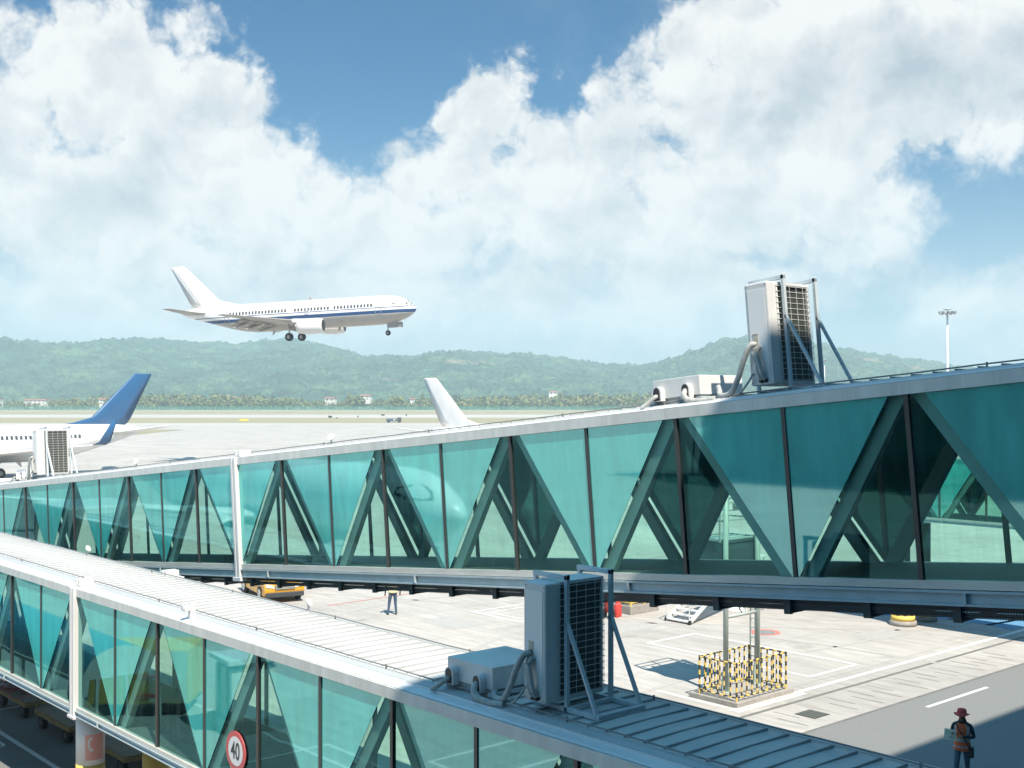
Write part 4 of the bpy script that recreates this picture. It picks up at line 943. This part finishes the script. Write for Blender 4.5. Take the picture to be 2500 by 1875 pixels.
# ------------------------------------------------------------------ steps, extinguishers, fenced unit, dome
def steps():
    t_ = thing('boarding_steps', 'white metal boarding steps with thin handrail posts below the sloping bridge', 'steps', (37.2, 31.45, 0))
    n, run, rise, w = 13, .285, .178, 1.2
    for y in (0, w):
        b = MB(); b.bar((0, y, .06), (n * run, y, n * rise + .06), .05, .17); b.build('stringer', WHITE, t_)
        b = MB()
        for k in range(0, n + 1, 3): b.bar((k * run, y, k * rise), (k * run, y, k * rise + 1.0), .035, .035)
        b.bar((0, y, 1.0), (n * run, y, n * rise + 1.0), .04, .04); b.build('handrail', WHITE, t_)
    for k in range(n): MB().box(k * run - .02, k * run + .25, .03, w - .03, k * rise + .08, k * rise + .115).build('tread', WHITE, t_)
    b = MB(); b.box(n * run, n * run + 1.4, 0, w, n * rise, n * rise + .07)
    for (x, y) in ((n * run + .05, .05), (n * run + .05, w - .05), (n * run + 1.35, .05), (n * run + 1.35, w - .05)): b.bar((x, y, 0), (x, y, n * rise), .07, .07)
    b.build('landing', WHITE, t_)
    b = MB(); b.cyl((0, -.06, .09), (0, .0, .09), .09, n=14); b.cyl((0, w, .09), (0, w + .06, .09), .09, n=14); b.build('castor', RUB, t_)
steps()
def extinguisher():
    t_ = thing('extinguisher_cart', 'red wheeled fire extinguisher with two small red bottles standing beside it', 'fire extinguisher', (36.0, 34.7, 0), (0, 0, .3))
    b = MB(); b.lathe((-.1, 0, .25), (-.12, .1, 1), [(0, .1), (.05, .2), (.75, .2), (.9, .1), (1.0, .05)], 20); b.build('tank', RED, t_)
    b = MB(); b.cyl((-.25, -.2, .2), (-.25, -.14, .2), .2); b.cyl((-.25, .14, .2), (-.25, .2, .2), .2); b.build('wheels', RUB, t_)
    b = MB(); b.bar((-.2, -.12, .2), (-.5, -.12, 1.1), .03, .03); b.bar((-.2, .12, .2), (-.5, .12, 1.1), .03, .03); b.bar((-.5, -.12, 1.1), (-.5, .12, 1.1), .03, .03); b.build('handle', DKSTEEL, t_)
extinguisher()
for k, (x, y, w_) in enumerate(((36.22, 34.55, 'nearer the white edge line'), (36.42, 34.62, 'nearer the fenced unit'))):
    b = MB(); b.lathe((0, 0, 0), (0, 0, 1), [(0, .1), (.02, .11), (.5, .11), (.58, .05), (.62, .03), (.68, .04)], 18)
    tag(b.build('extinguisher_bottle', RED, None, 0, True, (x, y, 0)), 'small red extinguisher bottle, ' + w_, 'fire extinguisher', 'small red extinguisher bottles')
def fenced_unit():
    t_ = thing('fenced_power_unit', 'white ground power cabinet in a yellow pipe frame on a concrete block', 'power unit', (37.9, 35.5, 0))
    b = MB(); b.box(-.9, .9, -1.0, 1.0, 0, .36); b.build('concrete_block', CONC, t_, .02)
    b = MB(); b.box(-.6, .6, -.7, .7, .40, 1.7); b.build('cabinet', WHITE, t_, .02)
    b = MB()
    for x in (-.85, 0, .85):
        for y in (-.95, .95): b.bar((x, y, .36), (x, y, 1.5), .06, .06)
    for z in (.5, 1.0, 1.47):
        for y in (-.95, .95): b.bar((-.85, y, z), (.85, y, z), .05, .05)
        for x in (-.85, .85): b.bar((x, -.95, z), (x, .95, z), .05, .05)
    b.build('pipe_frame', YEL, t_)
fenced_unit()
b = MB(); b.lathe((0, 0, 0), (0, 0, 1), [(0, .42), (.05, .42), (.08, .3), (.2, .26), (.24, .1)], 28); b.box(-.08, .08, -.08, .08, .2, .9)
tag(b.build('hydrant_base', WHITE, None, 0, False, (41.2, 32.2, 0)), 'low round white base with a short post under the sloping bridge', 'hydrant')

# ------------------------------------------------------------------ yellow car
def car():
    t_ = thing('yellow_car', 'yellow orange apron car facing the terminal beneath the sloping bridge', 'car', (27.6, 46.9, 0), (0, 0, R(-90 - 14)))
    YC = mat('car_yellow', (.78, .38, .03), .28, spec=.6); Wd = .92
    b = MB(); prof = [(0.02, .42), (-.02, .62), (.05, .82), (.25, .95), (1.15, 1.06), (1.75, 1.55), (2.2, 1.66), (3.5, 1.64), (4.2, 1.35), (4.5, .98), (4.55, .5), (4.4, .3), (.2, .28)]
    b.prism([(-x, z) for x, z in prof], lambda a, c, l: Vector((a, l * (1 if c < 1.07 else .84), c)), -Wd, Wd); body = b.build('body', YC, t_, .05)
    b = MB(); b.face([(-1.2, -.70, 1.085), (-1.2, .70, 1.085), (-1.74, .66, 1.545), (-1.74, -.66, 1.545)]); b.build('windscreen', GLASSD, t_, loc=(.02, 0, .012))
    for s_ in (-1, 1):
        b = MB(); b.face([(-1.5, s_ * .80, 1.1), (-3.9, s_ * .80, 1.1), (-3.6, s_ * .785, 1.56), (-1.95, s_ * .785, 1.56)]); b.build('side_window', GLASSD, t_)
        b = MB(); b.prism([(s_ * .45, .66), (s_ * .86, .72), (s_ * .88, .86), (s_ * .60, .82)], lambda a, c, l: Vector((l, a, c)), -.10, .035); hl = b.build('headlight', mat('lens', (.7, .74, .76), .15, spec=.8), t_)
        b = MB(); b.cyl((.03, s_ * .7, .76), (.04, s_ * .7, .76), .05); b.build('bulb', WHITE, hl)
        for x in (-.85, -3.6):
            b = MB(); b.cyl((x, s_ * .74, .34), (x, s_ * .95, .34), .34, n=26); w = b.build('wheel', RUB, t_); b = MB(); b.cyl((x, s_ * .95, .34), (x, s_ * .96, .34), .22); b.build('rim', ALU, w)
        b = MB(); b.box(-1.55, -1.42, min(s_ * .92, s_ * 1.1), max(s_ * .92, s_ * 1.1), 1.05, 1.2); b.build('mirror', YC, t_, .02)
    b = MB(); b.box(-.02, .045, -.46, .46, .60, .80); g_ = b.build('grille', BLK, t_); b = MB()
    for z in (.64, .70, .76): b.box(.045, .06, -.45, .45, z - .012, z + .012)
    b.build('grille_bar', ALU, g_)
    b = MB(); b.box(-.12, .06, -.88, .88, .26, .48); b.build('bumper', mat('bumper_dark', (.05, .055, .06), .5), t_, .03)
    b = MB(); b.box(-2.5, -2.2, -.55, .55, 1.66, 1.78); b.build('roof_beacon', mat('beacon', (.8, .4, .05), .3), t_, .02)
car()

# ------------------------------------------------------------------ baggage dollies under the near bridge
DECK = mat('deck_wood', (.34, .22, .12), .85, var=.55, vscale=9, col2=(.16, .14, .13))
RUSTY = mat('dolly_yellow', (.42, .29, .07), .7, var=.5, vscale=8, col2=(.14, .11, .08))
def dolly(y, label, rail=True):
    t_ = thing('baggage_dolly', label, 'baggage dolly', (12.65, y, 0), (0, 0, R(random.uniform(-2, 2))), 'baggage dollies under the foreground bridge')
    L, w = 2.5, 1.4
    b = MB(); b.box(-w / 2, w / 2, 0, L, .46, .50); b.build('deck', DECK, t_)
    b = MB(); b.box(-w / 2 - .02, -w / 2 + .04, -.02, L, .36, .47); b.box(w / 2 - .04, w / 2 + .02, -.02, L, .36, .47); b.box(-w / 2, w / 2, -.03, .04, .36, .46); b.box(-w / 2, w / 2, L - .05, L + .02, .36, .46)
    b.bar((0, 0, .40), (0, -.7, .34), .06, .06); b.build('chassis', RUSTY, t_)
    for x in (-.62, .62):
        for yy in (.32, L - .38):
            b = MB(); b.cyl((x - .07, yy, .19), (x + .07, yy, .19), .19, n=22); wl = b.build('wheel', RUB, t_); b = MB(); b.cyl((x - .075, yy, .19), (x + .075, yy, .19), .08, n=12); b.build('hub', DKSTEEL, wl)
    if rail:
        b = MB()
        for x in (-w / 2 + .05, -.25, .2, w / 2 - .05): b.bar((x, L - .03, .46), (x, L - .03, .95), .035, .035)
        for z in (.62, .93): b.bar((-w / 2 + .05, L - .03, z), (w / 2 - .05, L - .03, z), .035, .035)
        b.build('end_rail', RUSTY, t_)
dolly(33.9 - 2.55, 'worn wooden dolly with a yellow end rail left of the telephone column'); dolly(37.2 - 2.55, 'dolly carrying the pile of nets at the left edge', True); dolly(27.8, 'dark dolly right of the telephone column', False)
def nets():
    rnd = random.Random(5); b = MB()
    for k in range(46):
        c = Vector((rnd.uniform(-.5, .5), rnd.uniform(-.7, .7), rnd.uniform(.0, .32))); r = rnd.uniform(.12, .32); ph = rnd.uniform(0, 6); tl = rnd.uniform(-.6, .6)
        pts = [c + Vector((r * math.cos(t), r * math.sin(t) * 1.2, tl * r * math.sin(t + ph) + .03)) for t in [i * .55 + ph for i in range(11)]]
        for p in pts: p.z = max(.015, p.z)
        b.tube(pts, .016, 5, mi=k % 4 if k % 4 < 3 else 0)
    o = b.build('cargo_net', [mat('net_pink', (.55, .14, .18), .8), mat('net_grey', (.34, .31, .33), .8), mat('net_red', (.40, .07, .10), .8)], None, 0, True, (12.6, 36.2, .5))
    tag(o, 'tangled heap of pink and grey cargo net ropes on a dolly at the left edge', 'cargo net')
nets()

# ------------------------------------------------------------------ things on the left stand, seen as mirror images in the foreground bridge
def canopy():
    t_ = thing('walkway_canopy', 'blue barrel vaulted walkway roof on posts mirrored at the left of the foreground glass', 'canopy', (7.2, 28.6, 0))
    TB = mat('canopy_blue', (.03, .20, .28), .3, spec=.6); L = 16; prof = [(1.0 * math.cos(R(a)), 2.3 + .75 * math.sin(R(a))) for a in range(0, 181, 12)]; inn = [(x * .97, (z - 2.3) * .97 + 2.3) for x, z in prof[::-1]]
    b = MB(); 
    for (p, q) in zip(prof, prof[1:]): b.face([(p[0], 0, p[1]), (q[0], 0, q[1]), (q[0], L, q[1]), (p[0], L, p[1])])
    for (p, q) in zip(inn, inn[1:]): b.face([(p[0], 0, p[1]), (q[0], 0, q[1]), (q[0], L, q[1]), (p[0], L, p[1])])
    b.build('vault', TB, t_, smooth=True)
    b = MB(); b.face([(x, -.002, z) for x, z in prof]); b.build('end_panel', ALU, t_)
    b = MB()
    for sx in (-1, 1):
        b.box(sx - .05, sx + .05, 0, L, 2.2, 2.3)
        for y in range(0, 17, 2): b.box(sx - .035, sx + .035, y, y + .07, 0, 2.2)
    b.build('post_frame', ALU, t_)
canopy()
def container():
    t_ = thing('cargo_container', 'yellow and cream cargo container standing on the left stand, mirrored in the foreground glass', 'container', (3.2, 32.6, 0), (0, 0, R(-50)))
    b = MB(); b.prism([(-.9, .35), (.9, .35), (.9, 1.95), (-.9, 1.95)], lambda a, c, l: Vector((a, l, c)), 0, 2.9); b.build('shell', [mat('container_yellow', (.66, .44, .05), .5, var=.2, vscale=3)], t_, .04)
    b = MB(); b.box(.902, .925, .05, 1.15, .4, 1.9); b.build('door_panel', mat('cream', (.60, .53, .40), .6, var=.1), t_)
    b = MB()
    for z in (.6, 1.2, 1.8): b.box(.926, .94, .9, 1.5, z - .04, z + .04)
    b.build('red_strap', RED, t_)
    b = MB()
    for x in (-.7, .7):
        for y in (.4, 2.5): b.cyl((x - .07, y, .18), (x + .07, y, .18), .18)
    b.box(-.85, .85, .05, 2.85, .25, .345); b.build('carriage', BLK, t_)
container()
def cabinet():
    t_ = thing('service_cabinet', 'white roofed service cabinet on a concrete base, mirrored in the foreground glass', 'cabinet', (3.0, 30.0, 0), (0, 0, R(8)))
    b = MB(); b.box(-.8, .8, -.8, .8, 0, .35); b.build('concrete_base', CONC, t_)
    b = MB(); b.box(-.65, .65, -.65, .65, .35, 1.75); b.build('body', mat('cabinet_white', (.66, .68, .66), .5), t_, .02)
    b = MB(); b.box(-.78, .78, -.78, .78, 1.9, 2.02); b.box(-.6, .6, -.6, .6, 1.75, 1.9, 1); b.build('lid', [WHITE, BLK], t_)
    b = MB(); 
    for x in (.2, .3, -.4): b.cyl((.67, x, .35), (.67, x, 1.75), .03)
    b.build('cable_pipes', DKSTEEL, t_)
cabinet()

# ------------------------------------------------------------------ small things on the airfield
def board(u, v, w, h, mt_, label, name='airfield_sign'):
    d = 9.2 * 2900 / (v - 972); x, y = at(u, d); ww = w / 2900 * d / 2; hh = h / 2900 * d; t_ = thing(name, label, 'sign', (x, y, 0), (0, 0, -YAW), 'airfield signs')
    MB().box(-ww, ww, -.15, .15, .25, hh).build('panel', mt_, t_, .03)
    b = MB(); b.box(-ww * .7, -ww * .6, -.1, .1, 0, .25); b.box(ww * .6, ww * .7, -.1, .1, 0, .25); b.build('legs', DKSTEEL, t_)
board(596, 1029, 21, 6, mat('sign_yellow', (.85, .60, .05), .5), 'long low yellow sign board in the grass right of the blue tail')
board(806, 1021, 9, 6, BLK, 'black sign farthest left of the row beyond the runway edge'); board(823, 1023, 4, 4, BLK, 'tiny black sign second in the row beyond the runway edge')
board(874, 1020, 3, 5, BLK, 'narrow black sign standing alone midway in the row'); board(935, 1016, 8, 5, BLK, 'black sign right above the dark truck'); board(992, 1016, 3, 5, BLK, 'narrow black sign right of the dark truck')
def truck():
    d = 9.2 * 2900 / (1032 - 972); x, y = at(962, d); t_ = thing('service_truck', 'small dark blue truck far out by the taxiway left of the white fin', 'truck', (x, y, 0), (0, 0, -YAW))
    MB().box(-2.8, 1.0, -.9, .9, .5, 1.5).build('cargo_body', mat('truck_blue', (.05, .10, .17), .5), t_, .05)
    MB().box(1.3, 2.7, -.9, .9, .4, 2.0).build('cab', DKSTEEL, t_, .1)
    MB().box(-.2, .6, -.92, -.905, .9, 1.3).build('stripe', WHITE, t_)
    for xx in (-2, 2):
        b = MB(); b.cyl((xx, -.95, .4), (xx, .95, .4), .4); b.build('wheel', RUB, t_)
truck()

# ------------------------------------------------------------------ people
def skinned(name, J, E, mats_, pick, parent, sub=2):
    """J: name -> (x, y, z, rx, ry); E: list of joint pairs; one continuous body surface"""
    names = list(J); me = bpy.data.meshes.new(name); me.from_pydata([J[k][:3] for k in names], [(names.index(a), names.index(b_)) for a, b_ in E], [])
    o = bpy.data.objects.new(name, me); COL.objects.link(o); sk_ = o.modifiers.new('skin', 'SKIN'); sk_.use_smooth_shade = True
    for i, k in enumerate(names):
        sv = me.skin_vertices[0].data[i]; sv.radius = (J[k][3], J[k][4] if len(J[k]) > 4 else J[k][3]); sv.use_root = (k == names[0])
    ss = o.modifiers.new('sub', 'SUBSURF'); ss.levels = sub; ss.render_levels = sub
    dg = bpy.context.evaluated_depsgraph_get(); m2 = bpy.data.meshes.new_from_object(o.evaluated_get(dg)); o.modifiers.clear(); o.data = m2; m2.name = name
    m2.materials.clear()
    for q in mats_: m2.materials.append(q)
    for p in m2.polygons: p.use_smooth = True; p.material_index = pick(p.center)
    o.parent = parent; return o
SKIN = mat('skin', (.30, .16, .10), .6); NAVY = mat('navy_cloth', (.02, .035, .06), .85, var=.2, vscale=10); JEAN = mat('denim', (.13, .20, .27), .85, var=.35, vscale=9)
ORANGE = mat('vest_orange', (1.0, .19, .07), .7, var=.1); REFL = mat('reflective_tape', (.46, .46, .47), .4); HATM = mat('hat_red', (.78, .10, .08), .85, var=.2, vscale=12)
def hand(J, E, wrist, base, dirv, side, up):
    """palm and five bent fingers continuing a forearm"""
    dv = Vector(dirv).normalized(); u_ = Vector(up).normalized(); s_ = dv.cross(u_); B = Vector(base)
    pm = wrist + '_palm'; J[pm] = (*(B + dv * .055), .036, .018); E.append((wrist, pm))
    for i, (o_, L) in enumerate(((-.027, .058), (-.009, .066), (.009, .062), (.027, .048))):
        a, c = f'{wrist}_f{i}a', f'{wrist}_f{i}b'; p1 = B + dv * .085 + s_ * o_; p2 = p1 + dv * L * .55 - u_ * .008; p3 = p2 + dv * L * .3 - u_ * .024
        J[a] = (*p1, .0105); J[c] = (*p2, .0095); J[c + 't'] = (*p3, .008); E += [(pm, a), (a, c), (c, c + 't')]
    a = wrist + '_t'; p1 = B + dv * .035 + s_ * .04 * side; p2 = p1 + dv * .03 + s_ * .02 * side - u_ * .012; J[a] = (*p1, .012); J[a + 't'] = (*p2, .0095); E += [(pm, a), (a, a + 't')]
def person(label, loc, rz, armL, armR, legL, legR, lookdown, shirt, trous, scale=1.0):
    """faces -y locally; +x is the person's left"""
    t_ = thing('person', label, 'person', loc, (0, 0, rz), None, scale)
    J = {}; E = []
    J['pelvis'] = (0, 0, .95, .155, .105); J['waist'] = (0, .005, 1.08, .135, .095); J['chest'] = (0, .01, 1.28, .165, .11); J['upper'] = (0, .01, 1.41, .15, .085); J['neck'] = (0, 0, 1.50, .055, .055); J['jaw'] = (0, -.02 - lookdown * .05, 1.565, .062, .07); J['head'] = (0, -.005 - lookdown * .05, 1.655, .078, .095); J['crown'] = (0, .0 - lookdown * .03, 1.715, .06, .075)
    E += [('pelvis', 'waist'), ('waist', 'chest'), ('chest', 'upper'), ('upper', 'neck'), ('neck', 'jaw'), ('jaw', 'head'), ('head', 'crown')]
    for n, s_, arm, leg in (('L', 1, armL, legL), ('R', -1, armR, legR)):
        J['sh' + n] = (s_ * .19, .01, 1.40, .062); J['el' + n] = (*arm[0], .046); J['wr' + n] = (*arm[1], .029); E += [('upper', 'sh' + n), ('sh' + n, 'el' + n), ('el' + n, 'wr' + n)]
        d = Vector(arm[1]) - Vector(arm[0]); hand(J, E, 'wr' + n, arm[1], d, s_ if len(arm) < 3 else arm[2], (0, 0, 1) if abs(d.normalized().z) < .8 else (0, -1, 0))
        J['hip' + n] = (s_ * .095, 0, .88, .098); J['kn' + n] = (*leg[0], .066); J['an' + n] = (*leg[1], .047); J['toe' + n] = (leg[1][0], leg[1][1] - .16, .035, .04, .034); J['heel' + n] = (leg[1][0], leg[1][1] + .02, .045, .042)
        E += [('pelvis', 'hip' + n), ('hip' + n, 'kn' + n), ('kn' + n, 'an' + n), ('an' + n, 'heel' + n), ('heel' + n, 'toe' + n)]
    wl, wr = Vector(armL[1]), Vector(armR[1])
    def pick(c):
        if c.z < .085: return 3
        if min((c - wl).length, (c - wr).length) < .02 or any((c - w).dot(w - Vector(e)) > 0 and (c - w).length < .22 for w, e in ((wl, armL[0]), (wr, armR[0]))): return 0
        if c.z > 1.49 and abs(c.x) < .13: return 0
        return 2 if c.z < .97 and abs(c.x) < .30 and not (c.z > .75 and abs(c.x) > .21) else 1
    body = skinned('body', J, E, [SKIN, shirt, trous, BLK], pick, t_)
    hy = -.005 - lookdown * .05
    b = MB()
    for s_ in (-1, 1): b.lathe((s_ * .031, hy - .086, 1.655), (0, -1, 0), [(0, .014), (.008, .008)], 10, 1); b.lathe((s_ * .078, hy + .01, 1.645), (s_, 0, 0), [(0, .026), (.014, .03), (.02, .012)], 10, 0)
    b.lathe((0, hy - .088, 1.60), (0, -1, -.25), [(-.02, .022), (.012, .013), (.02, .004)], 10, 0); b.box(-.025, .025, hy - .089, hy - .08, 1.568, 1.578, 2)
    b.build('face', [SKIN, BLK, mat('lips', (.32, .12, .10), .6)], t_, smooth=True)
    return t_, J, hy
def torso_cloth(t_, name, mats_, zs, bands, open_front=True):
    """a vest wrapped round the torso: rings a little outside the body"""
    b = MB(); n = 28; rings = []
    for z, rx, ry in zs: rings.append([Vector((rx * math.sin(2 * math.pi * i / n), .008 - ry * math.cos(2 * math.pi * i / n), z)) for i in range(n)])
    for k in range(len(rings) - 1):
        for i in range(n):
            pa, pb, pc, pd = rings[k][i], rings[k][(i + 1) % n], rings[k + 1][(i + 1) % n], rings[k + 1][i]; zc = (pa.z + pd.z) / 2
            mi = 1 if any(lo < zc < hi for lo, hi in bands) or (zc > 1.1 and i in (3, 4, 23, 24)) else 0
            f = b.face([pa, pb, pc, pd], mi); f.smooth = True
    bmesh.ops.remove_doubles(b.bm, verts=b.bm.verts, dist=.001)
    o = b.build(name, mats_, t_); so_ = o.modifiers.new('thick', 'SOLIDIFY'); so_.thickness = .012; return o
VZ = [(.80, .205, .145), (.84, .205, .145), (.88, .203, .143), (.92, .20, .142), (.97, .192, .138), (1.02, .185, .134), (1.06, .18, .13), (1.10, .178, .128), (1.16, .182, .13), (1.24, .195, .138), (1.32, .20, .138), (1.39, .195, .125), (1.445, .15, .10), (1.475, .09, .075)]
wx, wy = 26.79, 14.21
tocam = math.atan2(-wy, -wx)
t_, J, hy = person('worker in orange reflective vest and red brim hat reading a sheet while walking', (wx, wy, 0), tocam + R(90) + R(-12),
    ((.27, .02, 1.13), (.06, -.24, 1.18)), ((-.25, -.06, 1.14), (-.16, -.30, 1.24)), ((.10, .06, .50), (.09, .20, .12)), ((-.10, -.14, .50), (-.10, -.12, .09)), .9, NAVY, JEAN, 1.0)
torso_cloth(t_, 'safety_vest', [ORANGE, REFL], VZ, ((.90, .945), (1.03, 1.09)))
b = MB(); b.lathe((0, hy + .01, 1.675), (0, .1, 1), [(0, .185), (.012, .175), (.02, .115), (.07, .11), (.12, .09), (.135, .03)], 28)
for v in b.bm.verts:
    rr = math.hypot(v.co.x, v.co.y - hy)
    if rr > .15: v.co.z += .028 * math.cos(2 * math.atan2(v.co.y - hy, v.co.x)) - .022
b.build('brim_hat', HATM, t_, smooth=True)
b = MB(); b.lathe((0, .015, 1.46), (0, -.08, 1), [(0, .105), (.05, .095), (.1, .07), (.13, .068)], 20); b.build('dark_scarf', NAVY, t_, smooth=True)
b = MB(); b.box(.16, .27, -.10, .04, .66, .92); b.build('hip_bag', BLK, t_, .02)
b = MB(); pth = [(-.13, -.06, 1.46), (-.06, -.155, 1.35), (.05, -.165, 1.18), (.14, -.13, 1.0), (.20, -.06, .92)]; b.tube(catmull(pth), .014, 6); b.build('strap', BLK, t_)
Mw = Matrix.Translation((wx, wy, 0)) @ Matrix.Rotation(tocam + R(78), 4, 'Z') 
b = MB(); M = Mw @ Matrix.Translation((-.20, -.345, 1.22)) @ Matrix.Rotation(R(-14), 4, 'X')
b.box(-.135, .135, -.003, .003, -.13, .13, 0, M); b.box(-.09, .09, -.0045, -.0035, .06, .075, 1, M); b.box(-.09, .09, -.0045, -.0035, .02, .032, 1, M); b.box(-.02, .09, -.0045, -.0035, -.08, -.03, 1, M)
tag(b.build('paper_sheet', [mat('paper', (.66, .72, .58), .7), mat('print_grey', (.42, .50, .42), .7)]), 'pale green printed sheet held up by the worker in the orange vest', 'paper')
t2, J2, hy2 = person('man in blue jeans seen from behind, half hidden above the waist by the sloping bridge', (29.5, 41.25, 0), R(139) + R(12),
    ((.30, .04, 1.13), (.31, -.06, .90)), ((-.30, .04, 1.13), (-.31, -.06, .90)), ((.14, -.03, .50), (.20, .0, .08)), ((-.11, -.02, .50), (-.14, .01, .08)), .1, NAVY, mat('denim_blue', (.06, .11, .19), .85, var=.35, vscale=9), 1.02)
torso_cloth(t2, 'pale_vest', [mat('vest_cream', (.78, .68, .42), .7), REFL], VZ[3:], ((1.09, 1.13),))
b = MB(); b.lathe((0, hy2 + .012, 1.66), (0, .05, 1), [(0, .088), (.04, .092), (.075, .07), (.095, .02)], 20); b.build('hair', BLK, t2, smooth=True)

# ------------------------------------------------------------------ the humid air
bx = MB(); bx.box(-1900, 1900, -400, 3200, -1.0, 200)
hz_ = bx.build('haze', None or mat('tmp', (1, 1, 1))); hz_.rotation_euler = (0, 0, -YAW); hz_.data.materials.clear()
hm = bpy.data.materials.new('humid_air'); hm.use_nodes = True; t = hm.node_tree; t.nodes.clear(); o = t.nodes.new('ShaderNodeOutputMaterial'); pv = t.nodes.new('ShaderNodeVolumePrincipled')
pv.inputs['Color'].default_value = (.66, .85, .93, 1); pv.inputs['Density'].default_value = .00033; pv.inputs['Anisotropy'].default_value = 0.0
t.links.new(pv.outputs[0], o.inputs['Volume']); hz_.data.materials.append(hm); struct(hz_, 'stuff')
